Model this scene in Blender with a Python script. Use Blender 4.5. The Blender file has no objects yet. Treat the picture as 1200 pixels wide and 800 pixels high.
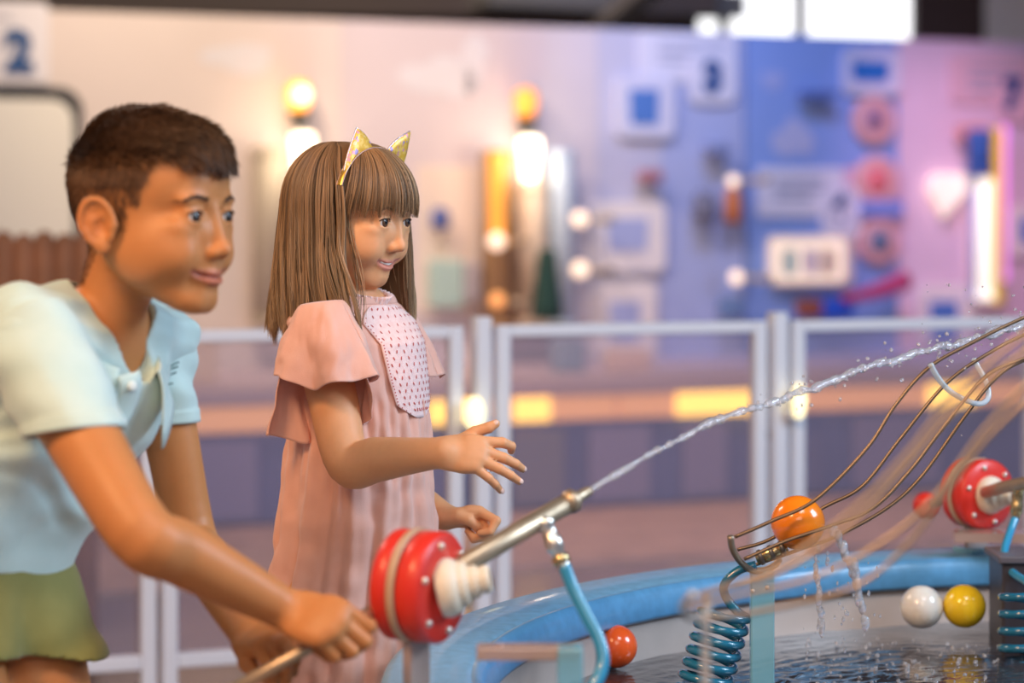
import bpy, bmesh, math, random
import numpy as np
from mathutils import Vector, Matrix

# ------------------------------------------------------------------ camera, light, exposure
F = 2833.0            # focal length in pixels of the 1200 x 800 frame
ZC = 1.07             # camera height: the girl's eye level
HY = 250.0            # row of the horizon
SC = bpy.context.scene
COL = SC.collection
cam_d = bpy.data.cameras.new('camera')
cam = bpy.data.objects.new('camera', cam_d)
COL.objects.link(cam)
cam.location = (0, 0, ZC)
cam.rotation_euler = (math.pi/2, 0, 0)
cam_d.sensor_width = 36.0
cam_d.lens = 36.0*F/1200.0
cam_d.shift_y = -(400.0-HY)/1200.0
cam_d.clip_start = 0.05
cam_d.dof.use_dof = True
cam_d.dof.focus_distance = 3.10
cam_d.dof.aperture_fstop = 2.5
SC.camera = cam
SC.view_settings.view_transform = 'Standard'
SC.view_settings.look = 'None'
SC.view_settings.gamma = 1.0
SC.view_settings.use_curve_mapping = False
SC.view_settings.exposure = 0.0

world = bpy.data.worlds.new('hall_ambient')
SC.world = world
world.use_nodes = True
bg = world.node_tree.nodes['Background']
bg.inputs[0].default_value = (0.72, 0.66, 0.80, 1)
bg.inputs[1].default_value = 0.25

def area_light(name, loc, target, size, power, color, size_y=None, spread=None):
    l = bpy.data.lights.new(name, 'AREA')
    l.shape = 'RECTANGLE'
    l.size = size; l.size_y = size_y or size
    l.energy = power; l.color = color
    if spread: l.spread = math.radians(spread)
    o = bpy.data.objects.new(name, l)
    COL.objects.link(o)
    o.location = loc
    o.rotation_euler = (Vector(target)-Vector(loc)).to_track_quat('-Z', 'Y').to_euler()
    return o

def spot_light(name, loc, target, power, color, angle=60, blend=0.8, radius=0.08):
    l = bpy.data.lights.new(name, 'SPOT')
    l.energy = power; l.color = color
    l.spot_size = math.radians(angle); l.spot_blend = blend
    l.shadow_soft_size = radius
    o = bpy.data.objects.new(name, l)
    COL.objects.link(o)
    o.location = loc
    o.rotation_euler = (Vector(target)-Vector(loc)).to_track_quat('-Z', 'Y').to_euler()
    return o

# warm hall lamps and an added fill above the camera, cool daylight from the windows and the blue wall on the right
area_light('hall_lamp_warm', (-1.5, 0.9, 2.9), (-0.25, 3.0, 0.85), 0.8, 74, (1.0, 0.58, 0.29))
area_light('daylight_cool', (2.6, 2.7, 2.1), (-0.3, 3.0, 0.95), 1.0, 72, (0.62, 0.80, 1.0))
area_light('hall_lamp_back', (-2.2, 4.6, 2.7), (-0.45, 2.9, 0.95), 0.7, 24, (1.0, 0.84, 0.72))
area_light('tank_lamp', (0.9, 1.6, 2.9), (0.7, 3.2, 0.5), 0.8, 22, (0.92, 0.95, 1.0))
area_light('fill_front', (0.2, 0.4, 2.1), (-0.3, 3.0, 0.9), 1.2, 17, (1.0, 0.80, 0.62))  # added soft warm fill from the camera side, no lamp seen there
# exhibition wall washers
spot_light('wall_spot_warm', (-1.25, 7.6, 2.9), (-1.0, 9.6, 1.35), 190, (1.0, 0.76, 0.52), 85, 1.0, .15)
spot_light('wall_spot_warm_b', (-0.15, 8.1, 2.9), (0.0, 10.1, 1.4), 112, (1.0, 0.80, 0.76), 70, 1.0, .15)
spot_light('wall_spot_blue', (1.15, 8.6, 3.0), (1.25, 10.7, 1.3), 92, (0.30, 0.46, 1.0), 80, 1.0, .15)
spot_light('wall_spot_blue_b', (0.45, 8.4, 2.9), (0.72, 10.3, 1.45), 50, (0.30, 0.45, 1.0), 60, 1.0, .15)
spot_light('wall_spot_pink', (1.9, 8.9, 2.5), (2.02, 10.7, 1.05), 115, (1.0, 0.55, 0.78), 46, 1.0, .12)
spot_light('floor_spot_warm', (-0.9, 7.0, 3.2), (-0.5, 7.9, 0.0), 110, (1.0, 0.58, 0.36), 75, 1.0, .2)
spot_light('floor_spot_warm_b', (0.9, 7.4, 3.2), (1.0, 8.5, 0.0), 140, (1.0, 0.55, 0.34), 75, 1.0, .2)

# ------------------------------------------------------------------ helpers
def P(px, py, Y):
    """point at depth Y that the photograph shows at pixel px, py"""
    return np.array([(px-600.0)*Y/F, Y, ZC-(py-HY)*Y/F])

def rng(seed): return np.random.default_rng(seed)

def link(o, parent=None):
    COL.objects.link(o)
    if parent is not None: o.parent = parent
    return o

def tag(o, label=None, cat=None, group=None, kind=None):
    if label: o['label'] = label
    if cat: o['category'] = cat
    if group: o['group'] = group
    if kind: o['kind'] = kind
    return o

def empty(name, label, cat, group=None, loc=(0, 0, 0)):
    o = bpy.data.objects.new(name, None)
    o.empty_display_size = 0.05
    o.location = Vector([float(v) for v in loc])
    link(o); tag(o, label, cat, group)
    return o

def mesh_np(name, verts, faces, material, parent=None, smooth=True, colors=None):
    """faces: (n,3) or (n,4) int array, or list of lists"""
    me = bpy.data.meshes.new(name)
    verts = np.asarray(verts, dtype=np.float32).reshape(-1, 3)
    if isinstance(faces, np.ndarray):
        n, k = faces.shape
        me.vertices.add(len(verts)); me.vertices.foreach_set('co', verts.ravel())
        me.loops.add(n*k); me.loops.foreach_set('vertex_index', faces.astype(np.int32).ravel())
        me.polygons.add(n); me.polygons.foreach_set('loop_start', np.arange(0, n*k, k, dtype=np.int32))
        me.update(calc_edges=True)
        me.validate()
    else:
        me.from_pydata([tuple(map(float, v)) for v in verts], [], faces)
        me.update()
    if smooth:
        me.polygons.foreach_set('use_smooth', np.ones(len(me.polygons), dtype=bool))
    if colors is not None:
        ca = me.color_attributes.new('tint', 'FLOAT_COLOR', 'POINT')
        c4 = np.ones((len(verts), 4), dtype=np.float32); c4[:, :3] = colors
        ca.data.foreach_set('color', c4.ravel())
    if material: me.materials.append(material)
    o = bpy.data.objects.new(name, me)
    link(o)
    if parent is not None:
        o.parent = parent
        if parent.matrix_world != Matrix.Identity(4) or parent.location.length > 0:
            pass
        o.matrix_parent_inverse = world_of(parent).inverted()
    return o

def world_of(o):
    m = Matrix.LocRotScale(o.location, o.rotation_euler, o.scale)
    if o.parent is not None:
        m = world_of(o.parent) @ o.matrix_parent_inverse @ m
    return m

def from_bm(name, bm, material, parent=None, smooth=True):
    me = bpy.data.meshes.new(name)
    bmesh.ops.recalc_face_normals(bm, faces=bm.faces)
    bm.to_mesh(me); bm.free()
    if smooth:
        for p in me.polygons: p.use_smooth = True
    if material: me.materials.append(material)
    o = bpy.data.objects.new(name, me)
    link(o)
    if parent is not None:
        o.parent = parent
        o.matrix_parent_inverse = world_of(parent).inverted()
    return o

def frame_to(d):
    return Vector([float(x) for x in d]).normalized().to_track_quat('Z', 'Y').to_matrix().to_4x4()

def bm_box(bm, c, size, rot=None, bevel=0.0, seg=2):
    t = bmesh.new()
    bmesh.ops.create_cube(t, size=1.0)
    for v in t.verts: v.co = Vector((v.co.x*size[0], v.co.y*size[1], v.co.z*size[2]))
    if bevel > 0:
        bmesh.ops.bevel(t, geom=list(t.edges), offset=min(bevel, min(size)*0.45), segments=seg, affect='EDGES', profile=0.5)
    M = Matrix.Translation(Vector([float(x) for x in c])) @ (rot.to_4x4() if rot is not None else Matrix.Identity(4))
    bmesh.ops.transform(t, matrix=M, verts=t.verts)
    me = bpy.data.meshes.new('tmp'); t.to_mesh(me); t.free(); bm.from_mesh(me); bpy.data.meshes.remove(me)

def bm_lathe(bm, profile, origin, axis, n=32, close=True):
    """profile: list of (radius, height) along axis"""
    M = Matrix.Translation(Vector([float(x) for x in origin])) @ frame_to(axis)
    rings = []
    for r, h in profile:
        if r < 1e-6:
            rings.append([bm.verts.new(M @ Vector((0, 0, h)))])
        else:
            rings.append([bm.verts.new(M @ Vector((r*math.cos(2*math.pi*i/n), r*math.sin(2*math.pi*i/n), h))) for i in range(n)])
    for a, b in zip(rings[:-1], rings[1:]):
        for i in range(n):
            j = (i+1) % n
            if len(a) == 1 and len(b) == 1: continue
            if len(a) == 1: bm.faces.new((a[0], b[j], b[i]))
            elif len(b) == 1: bm.faces.new((a[i], a[j], b[0]))
            else: bm.faces.new((a[i], a[j], b[j], b[i]))

def smooth_path(pts, n):
    """Catmull-Rom through pts, n samples"""
    p = np.asarray(pts, dtype=float)
    p = np.vstack([2*p[0]-p[1], p, 2*p[-1]-p[-2]])
    m = len(p)-3
    t = np.linspace(0, m-1e-6, n)
    i = t.astype(int); u = (t-i)[:, None]
    a, b, c, d = p[i], p[i+1], p[i+2], p[i+3]
    return 0.5*((2*b)+(-a+c)*u+(2*a-5*b+4*c-d)*u*u+(-a+3*b-3*c+d)*u**3)

def tube_np(path, radii, sides=10, closed=False):
    """parallel-transport tube -> verts, faces (quads, capped by collapsing ends)"""
    p = np.asarray(path, float); n = len(p)
    r = np.broadcast_to(np.asarray(radii, float), (n,))
    if closed: t = np.roll(p, -1, 0)-np.roll(p, 1, 0)
    else: t = np.gradient(p, axis=0)
    t /= np.linalg.norm(t, axis=1)[:, None]+1e-12
    up = np.array([0, 0, 1.0]) if abs(t[0][2]) < .9 else np.array([1.0, 0, 0])
    u = np.cross(t[0], up); u /= np.linalg.norm(u)
    V = []
    ang = np.arange(sides)*2*math.pi/sides
    for i in range(n):
        u = u-t[i]*np.dot(u, t[i]); u /= np.linalg.norm(u)+1e-12
        w = np.cross(t[i], u)
        V.append(p[i]+r[i]*(np.cos(ang)[:, None]*u+np.sin(ang)[:, None]*w))
    V = np.vstack(V)
    Fq = []
    rows = n if closed else n-1
    for i in range(rows):
        a = i*sides; b = ((i+1) % n)*sides
        for k in range(sides):
            k2 = (k+1) % sides
            Fq.append((a+k, a+k2, b+k2, b+k))
    if not closed:
        V = np.vstack([V, p[0], p[-1]])
        c0, c1 = len(V)-2, len(V)-1
        for k in range(sides):
            k2 = (k+1) % sides
            Fq.append((c0, k2, k)); Fq.append((c1, (n-1)*sides+k, (n-1)*sides+k2))
    return V, [list(f) for f in Fq]

def tube(name, path, radii, material, parent=None, sides=10, closed=False):
    V, Fq = tube_np(path, radii, sides, closed)
    return mesh_np(name, V, Fq, material, parent)

def grid_surface(name, G, material, parent=None, closed_u=False, thickness=0.0, colors=None):
    """G: (nv, nu, 3) grid of points; rows are v"""
    nv, nu, _ = G.shape
    idx = np.arange(nv*nu).reshape(nv, nu)
    if closed_u: idx = np.hstack([idx, idx[:, :1]])
    q = np.stack([idx[:-1, :-1], idx[:-1, 1:], idx[1:, 1:], idx[1:, :-1]], -1).reshape(-1, 4)
    o = mesh_np(name, G.reshape(-1, 3), q, material, parent, colors=colors)
    if thickness:
        m = o.modifiers.new('thickness', 'SOLIDIFY'); m.thickness = thickness; m.offset = 0
    return o

# ---- value noise on arrays
def vnoise(p, scale, seed=0):
    q = np.asarray(p)*scale
    i = np.floor(q).astype(np.int64); f = q-i; f = f*f*(3-2*f)
    def h(a):
        n = (a[..., 0]*73856093) ^ (a[..., 1]*19349663) ^ (a[..., 2]*83492791) ^ (seed*2654435761)
        n = (n ^ (n >> 13))*1274126177 & 0x7fffffff
        return ((n ^ (n >> 16)) & 0xffff)/65535.0
    r = 0
    for dx in (0, 1):
        for dy in (0, 1):
            for dz in (0, 1):
                w = (f[..., 0] if dx else 1-f[..., 0])*(f[..., 1] if dy else 1-f[..., 1])*(f[..., 2] if dz else 1-f[..., 2])
                r = r+w*h(i+np.array([dx, dy, dz]))
    return r*2-1

# ------------------------------------------------------------------ signed-distance sculpting, meshed by surface nets
def nrm(v):
    v = np.asarray(v, float); return v/(np.linalg.norm(v)+1e-12)

class Field:
    def __init__(self, lo, hi, h):
        self.lo = np.asarray(lo, float); self.h = h
        self.n = np.ceil((np.asarray(hi)-self.lo)/h).astype(int)+1
        self.d = np.full(self.n, 0.06, dtype=np.float32)
    def _sl(self, lo, hi):
        a = np.clip(np.floor((lo-self.lo)/self.h).astype(int), 0, self.n)
        b = np.clip(np.ceil((hi-self.lo)/self.h).astype(int)+1, 0, self.n)
        if np.any(b <= a): return None, None
        ax = [self.lo[k]+self.h*np.arange(a[k], b[k]) for k in range(3)]
        G = np.stack(np.meshgrid(*ax, indexing='ij'), -1).astype(np.float32)
        return tuple(slice(a[k], b[k]) for k in range(3)), G
    def _mix(self, sl, v, k, sub):
        a = self.d[sl]
        k = max(k, 1e-5)
        if sub:
            v = -v
            h = np.clip(k-np.abs(a-v), 0, None)/k
            self.d[sl] = np.maximum(a, v)+h*h*k*.25
        else:
            h = np.clip(k-np.abs(a-v), 0, None)/k
            self.d[sl] = np.minimum(a, v)-h*h*k*.25
    def ellipsoid(self, c, r, R=None, k=.01, sub=False):
        """R: rows = local axes in world"""
        c = np.asarray(c, float); r = np.asarray(r, float)
        R = np.eye(3) if R is None else np.asarray(R)
        ext = np.sqrt(((R*r[:, None])**2).sum(0))+k+3*self.h
        sl, G = self._sl(c-ext, c+ext)
        if sl is None: return
        q = (G-c) @ R.T
        k0 = np.linalg.norm(q/r, axis=-1); k1 = np.linalg.norm(q/(r*r), axis=-1)
        self._mix(sl, k0*(k0-1)/(k1+1e-9), k, sub)
    def cone(self, a, b, ra, rb, k=.01, sub=False):
        a = np.asarray(a, float); b = np.asarray(b, float)
        m = max(ra, rb)+k+3*self.h
        sl, G = self._sl(np.minimum(a, b)-m, np.maximum(a, b)+m)
        if sl is None: return
        ab = b-a
        t = np.clip(((G-a) @ ab)/(ab @ ab+1e-12), 0, 1)
        v = np.linalg.norm(G-a-t[..., None]*ab, axis=-1)-(ra+(rb-ra)*t)
        self._mix(sl, v, k, sub)
    def chain(self, pts, radii, k=.01, sub=False):
        for i in range(len(pts)-1): self.cone(pts[i], pts[i+1], radii[i], radii[i+1], k, sub)
    def limb(self, pts, radii, k=.01, n=14):
        """a bending, tapering limb as one shape, joined to the rest with radius k"""
        pts = np.asarray(pts, float)
        if n:
            radii = smooth_path(np.asarray(radii, float)[:, None], n)[:, 0]; pts = smooth_path(pts, n)
        m = max(radii)+k+3*self.h
        sl, G = self._sl(pts.min(0)-m, pts.max(0)+m)
        if sl is None: return
        best = np.full(G.shape[:3], 9.0, dtype=np.float32)
        for a, b, ra, rb in zip(pts[:-1], pts[1:], radii[:-1], radii[1:]):
            mm = max(ra, rb)+k+3*self.h
            o = self.lo+self.h*np.array([s.start for s in sl])
            i0 = np.clip(np.floor((np.minimum(a, b)-mm-o)/self.h).astype(int), 0, best.shape)
            i1 = np.clip(np.ceil((np.maximum(a, b)+mm-o)/self.h).astype(int)+1, 0, best.shape)
            ss = tuple(slice(i0[q], i1[q]) for q in range(3))
            g = G[ss]
            ab = b-a
            t = np.clip(((g-a) @ ab)/(ab @ ab+1e-12), 0, 1)
            v = np.linalg.norm(g-a-t[..., None]*ab, axis=-1)-(ra+(rb-ra)*t)
            best[ss] = np.minimum(best[ss], v)
        self._mix(sl, best, k, False)
    def flat_cyl(self, c, axis, r, h, k=.003, sub=False):
        """flat-ended cylinder, half height h"""
        c = np.asarray(c, float); axis = nrm(axis)
        m = math.hypot(r, h)+k+3*self.h
        sl, G = self._sl(c-m, c+m)
        if sl is None: return
        q = G-c; z = q @ axis
        rad = np.linalg.norm(q-z[..., None]*axis, axis=-1)-r
        az = np.abs(z)-h
        v = np.minimum(np.maximum(rad, az), 0)+np.sqrt(np.maximum(rad, 0)**2+np.maximum(az, 0)**2)
        self._mix(sl, v, k, sub)
    def ray_x(self, H, y, z, x0=112, x1=20):
        """local x where the face's surface lies at local y, z"""
        xs = np.arange(x0, x1, -.5)
        p = H.w(np.stack([xs, np.full_like(xs, y), np.full_like(xs, z)], 1))
        g = (p-self.lo)/self.h; i = np.floor(g).astype(int); f = g-i
        v = 0
        for dx in (0, 1):
            for dy in (0, 1):
                for dz in (0, 1):
                    w = (f[:, 0] if dx else 1-f[:, 0])*(f[:, 1] if dy else 1-f[:, 1])*(f[:, 2] if dz else 1-f[:, 2])
                    v = v+w*self.d[i[:, 0]+dx, i[:, 1]+dy, i[:, 2]+dz]
        k = np.argmax(v < 0)
        return xs[k]
    def plane_cut(self, c, n, lo, hi, k=.003):
        """remove what lies on the side n points to, inside the box lo..hi"""
        sl, G = self._sl(np.asarray(lo, float), np.asarray(hi, float))
        v = (G-np.asarray(c)) @ nrm(n)
        self._mix(sl, -v, k, True)
    def disp(self, fn, lo, hi):
        sl, G = self._sl(np.asarray(lo, float), np.asarray(hi, float))
        near = np.abs(self.d[sl]) < .03
        dd = self.d[sl]
        dd[near] += fn(G[near].astype(float)).astype(np.float32)
        self.d[sl] = dd
    def mesh(self):
        d = self.d; m = d < 0
        s = m[:-1, :-1, :-1]
        any_ = s.copy(); all_ = s.copy()
        for dx in (0, 1):
            for dy in (0, 1):
                for dz in (0, 1):
                    v = m[dx:m.shape[0]-1+dx, dy:m.shape[1]-1+dy, dz:m.shape[2]-1+dz]
                    any_ |= v; all_ &= v
        act = any_ & ~all_
        cell = np.argwhere(act)
        cs = np.array(act.shape)
        fid = np.ravel_multi_index(cell.T, act.shape)
        corners = np.array([(x, y, z) for x in (0, 1) for y in (0, 1) for z in (0, 1)])
        dv = np.stack([d[tuple((cell+c).T)] for c in corners], 1)
        acc = np.zeros((len(cell), 3)); cnt = np.zeros(len(cell))
        for i in range(8):
            for j in range(i+1, 8):
                if np.abs(corners[i]-corners[j]).sum() != 1: continue
                a, b = dv[:, i], dv[:, j]
                cr = (a < 0) != (b < 0)
                t = np.where(cr, a/(a-b+1e-20), 0)
                pt = corners[i]+t[:, None]*(corners[j]-corners[i])
                acc[cr] += pt[cr]; cnt[cr] += 1
        V = self.lo+self.h*(cell+acc/cnt[:, None])
        quads = []
        for ax in range(3):
            o1, o2 = [k for k in range(3) if k != ax]
            sl0 = [slice(1, -1)]*3; sl1 = [slice(1, -1)]*3
            sl0[ax] = slice(0, -1); sl1[ax] = slice(1, None)
            A = m[tuple(sl0)]; B = m[tuple(sl1)]
            e = np.argwhere(A != B)
            off = np.array([1, 1, 1]); off[ax] = 0
            base = e+off
            e1 = np.zeros(3, int); e1[o1] = 1
            e2 = np.zeros(3, int); e2[o2] = 1
            ids = []
            for dlt in (-e1-e2, -e2, 0*e1, -e1):
                ids.append(np.ravel_multi_index((base+dlt).T, act.shape, mode='clip'))
            ids = np.stack([np.searchsorted(fid, i) for i in ids], 1)
            inside = A[tuple(e.T)]
            flip = inside if ax != 1 else ~inside
            q = ids.copy()
            q[~flip] = q[~flip][:, ::-1]
            quads.append(q)
        return V, np.vstack(quads)

# ------------------------------------------------------------------ materials
def mat(name, color=(0.8, 0.8, 0.8), rough=.5, metal=0.0, emit=None, estr=0.0, noise=0.0, nscale=30.0,
        bump=0.0, bscale=200.0, alpha=1.0, trans=0.0, ior=1.45, sss=0.0, sssr=(1, .3, .15), sheen=0.0, tint=False,
        coat=0.0, color2=None, spec=None, aniso=0.0):
    m = bpy.data.materials.new(name); m.use_nodes = True
    nt = m.node_tree; N = nt.nodes; L = nt.links
    b = N['Principled BSDF']
    b.inputs['Base Color'].default_value = (*color, 1)
    b.inputs['Roughness'].default_value = rough
    b.inputs['Metallic'].default_value = metal
    b.inputs['IOR'].default_value = ior
    b.inputs['Alpha'].default_value = alpha
    b.inputs['Transmission Weight'].default_value = trans
    b.inputs['Sheen Weight'].default_value = sheen
    b.inputs['Coat Weight'].default_value = coat
    if spec is not None: b.inputs['Specular IOR Level'].default_value = spec
    if sss:
        b.inputs['Subsurface Weight'].default_value = sss
        b.inputs['Subsurface Radius'].default_value = sssr
        b.inputs['Subsurface Scale'].default_value = .006
    if emit:
        b.inputs['Emission Color'].default_value = (*emit, 1)
        b.inputs['Emission Strength'].default_value = estr
    tc = N.new('ShaderNodeTexCoord')
    src = None
    if noise or color2:
        nz = N.new('ShaderNodeTexNoise'); nz.inputs['Scale'].default_value = nscale
        nz.inputs['Detail'].default_value = 4
        L.new(tc.outputs['Object'], nz.inputs['Vector'])
        mx = N.new('ShaderNodeMix'); mx.data_type = 'RGBA'
        c2 = color2 or tuple(max(0, c*(1-noise)) for c in color)
        c1 = color if color2 else tuple(min(1, c*(1+noise)) for c in color)
        mx.inputs[6].default_value = (*c1, 1); mx.inputs[7].default_value = (*c2, 1)
        mr = N.new('ShaderNodeMapRange'); mr.inputs[1].default_value = .35; mr.inputs[2].default_value = .65
        L.new(nz.outputs['Fac'], mr.inputs[0]); L.new(mr.outputs[0], mx.inputs[0])
        src = mx.outputs[2]
    if tint:
        at = N.new('ShaderNodeVertexColor'); at.layer_name = 'tint'
        if src is not None:
            mm = N.new('ShaderNodeMix'); mm.data_type = 'RGBA'; mm.blend_type = 'MULTIPLY'
            mm.inputs[0].default_value = 1.0
            L.new(src, mm.inputs[6]); L.new(at.outputs['Color'], mm.inputs[7]); src = mm.outputs[2]
        else: src = at.outputs['Color']
    if src is not None: L.new(src, b.inputs['Base Color'])
    if bump:
        nb = N.new('ShaderNodeTexNoise'); nb.inputs['Scale'].default_value = bscale; nb.inputs['Detail'].default_value = 3
        L.new(tc.outputs['Object'], nb.inputs['Vector'])
        bp = N.new('ShaderNodeBump'); bp.inputs['Strength'].default_value = bump; bp.inputs['Distance'].default_value = .002
        L.new(nb.outputs['Fac'], bp.inputs['Height']); L.new(bp.outputs['Normal'], b.inputs['Normal'])
    return m

# ------------------------------------------------------------------ people
def head_frame(yaw, pitch=0.0, roll=0.0):
    """rows = forward, left, up; yaw turns the face from +X towards the camera (-Y)"""
    f = Vector((1, 0, 0)); l = Vector((0, 1, 0)); u = Vector((0, 0, 1))
    M = Matrix.Rotation(-yaw, 3, 'Z') @ Matrix.Rotation(-pitch, 3, 'Y') @ Matrix.Rotation(roll, 3, 'X')
    return np.array([list(M @ f), list(M @ l), list(M @ u)])

class Head:
    def __init__(self, o, R, s): self.o = np.asarray(o, float); self.R = R; self.s = s
    def w(self, *p):                      # local millimetres -> world
        p = np.asarray(p if len(p) == 3 else p[0], float)
        return self.o+(p*self.s*.001) @ self.R
    def l(self, p): return ((np.asarray(p)-self.o) @ self.R.T)/(self.s*.001)

def sculpt_head(fd, H, ears=True, neck_r=(33, 34), neck_to=(-22, 0, -118), rec=0, ear_x=0, back=0, lid=5.6, chin=0, mz=0, mw=25, nz=0, lipk=1.0):
    s = H.s*.001; R = H.R
    E = lambda c, r, k=10, sub=False, rot=None: fd.ellipsoid(H.w(c), np.array(r)*s, R if rot is None else rot, k*s, sub)
    C = lambda a, b, ra, rb, k=10, sub=False: fd.cone(H.w(a), H.w(b), ra*s, rb*s, k*s, sub)
    H.rec = rec
    E((back/2, 0, 28), (80-back/2, 69, 68), 1)
    E((42, 0, 36), (43, 55, 44), 18)
    E((36-rec*.5, 0, -30), (42, 47, 50), 22)
    for y in (-1, 1):
        C((8, 50*y, -34), (56-rec*.8, 17*y, -72-chin), 13, 13, 20)
        E((50, 30*y, -29), (24, 21, 23), 16)
        E((64, 33*y, -10), (15, 17, 10), 12)            # cheekbone
        E((74, 25*y, 15), (9, 19, 7), 10)               # brow ridge
        E((58, 32*y, -36), (20, 17, 18), 18)            # smiling cheek
        E((30, 46*y, -30), (26, 15, 30), 20)            # jaw side
    C((66-rec, -7, -76-chin), (66-rec, 7, -76-chin), 12.5, 12.5, 12)
    C((70-rec*.8, 0, -42), (71-rec, 0, -58), 15, 14, 14)           # mouth mound
    # eye sockets
    for y in (-1, 1): E((88, 27*y, 1), (11.5, 17, 9.5), 9, True)
    for y in (-1, 1): E((76, 13*y, -15), (9, 9, 15), 9)
    # nose
    C((80, 0, 8), (90-rec*.2, 0, -22+nz), 5.5, 6.5, 9)
    E((92.5-rec*.25, 0, -27.5+nz), (8, 8, 7), 6)
    for y in (-1, 1):
        E((85-rec*.3, 8.5*y, -30+nz), (8, 6, 5.8), 5)
        E((88-rec*.3, 4.6*y, -37+nz), (3.0, 2.0, 2.2), 1.5, True)
    # lips follow the face's own curve
    H.mz = mz; H.mw = mw
    def curve(n, dz, off, w=1.0):
        out = []
        for t in np.linspace(-1, 1, n):
            y = mw*t*w; z = -52.5+mz+7.5*abs(t*w)**1.7+dz*(1-.55*t*t)
            out.append((fd.ray_x(H, y, z)+off, y, z))
        return np.array(out)
    up = curve(11, 3.0, -1.6, .95); lo = curve(11, -4.0, -1.6, .82); ml = curve(13, 0, .8, 1.03)
    fd.chain([H.w(p) for p in up], [s*v*lipk for v in (1.6, 2.2, 2.8, 3.2, 3.6, 3.4, 3.6, 3.2, 2.8, 2.2, 1.6)], 2.5*s)
    fd.chain([H.w(p) for p in lo], [s*v*lipk for v in (2, 2.8, 3.5, 4.1, 4.5, 4.7, 4.5, 4.1, 3.5, 2.8, 2)], 3*s)
    fd.chain([H.w(p) for p in ml], [s*v for v in (1.3, 1.6, 1.8, 2.1, 2.3, 2.5, 2.5, 2.5, 2.3, 2.1, 1.8, 1.6, 1.3)], 1.2*s, True)
    E((fd.ray_x(H, 0, -64+mz)+2, 0, -64+mz), (4, 12, 3.5), 6, True)
    H.mouth_x = ml
    # eyelids over the eyeballs
    for y in (-1, 1):
        E((70.5, 28*y, 0), (13.6, 13.8, 12.8), 5)
        C((80, 20*y, 7.2), (75, 38*y, 5.5), 2.2, 2.0, 4)
        rot = head_frame(0, 0, 0)
        E((86, 28.3*y, -.2), (13, 11.4, lid), 1.0, True)
    # ears
    if ears:
        for y in (-1, 1):
            base = np.array([-6+ear_x, 69*y, -6])
            tilt = -0.20; out = .38
            ax_u = np.array([math.sin(tilt)*1.0, .12*y, math.cos(tilt)])
            ax_f = np.array([math.cos(out), -math.sin(out)*y, 0.2])
            ax_u = nrm(ax_u); ax_f = nrm(ax_f-ax_u*ax_u.dot(ax_f)); ax_n = np.cross(ax_u, ax_f)
            if ax_n[1]*y < 0: ax_n = -ax_n
            Rl = np.array([ax_f, ax_n, ax_u]) @ R
            c = base+ax_n*6-ax_f*6
            fd.ellipsoid(H.w(c), np.array((15, 4.2, 24))*s, Rl, 4*s)
            pts = []
            for a in np.linspace(-50, 235, 22):
                a = math.radians(a)
                rr = 1.0 if math.sin(a) > -.2 else .86
                pts.append(H.w(c+ax_f*(15.5*math.cos(a)*rr)+ax_u*(24*math.sin(a)*rr+1)+ax_n*3))
            fd.chain(pts, [3.1*s]*len(pts), 2.0*s)
            fd.ellipsoid(H.w(c-ax_u*21-ax_f*1+ax_n*2), np.array((7, 4, 7))*s, Rl, 4*s)
            fd.ellipsoid(H.w(c+ax_f*3-ax_u*2+ax_n*6), np.array((7.5, 6.5, 10))*s, Rl, 2*s, True)
            fd.ellipsoid(H.w(c+ax_f*1+ax_u*12+ax_n*5), np.array((8, 3.5, 5.5))*s, Rl, 2*s, True)
            fd.ellipsoid(H.w(c+ax_f*13-ax_u*4+ax_n*2), np.array((4, 4, 5))*s, Rl, 3*s)
    # neck
    C((-16, 0, -34), neck_to, neck_r[0], neck_r[1], 22)

def hand_points(w, f, u, s, curls, sc=1.0, spread=1.0, thumb=None, fsplay=None, lens=None):
    """finger joints; w wrist, f forward, u back-of-hand, s thumb side; curls: list of 4 (a1,a2,a3) degrees"""
    f, u, s = nrm(f), nrm(u), nrm(s)
    offs = [.021, .0068, -.0072, -.0200]
    base = [.062, .0645, .0615, .056]
    lens = lens or [(.033, .020, .017), (.036, .023, .018), (.033, .021, .017), (.026, .016, .015)]
    splay = fsplay or [10, 3, -4, -12]
    out = []
    for i in range(4):
        b = w+(f*base[i]+s*offs[i])*sc
        a = math.radians(splay[i]*spread)
        fd_ = nrm(f*math.cos(a)+s*math.sin(a))
        pts = [b-f*.016*sc, b]; ang = 0
        for L_, c in zip(lens[i], curls[i]):
            ang += math.radians(c)
            d = fd_*math.cos(ang)-u*math.sin(ang)
            pts.append(pts[-1]+d*L_*sc)
        out.append(pts)
    return out

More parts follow.
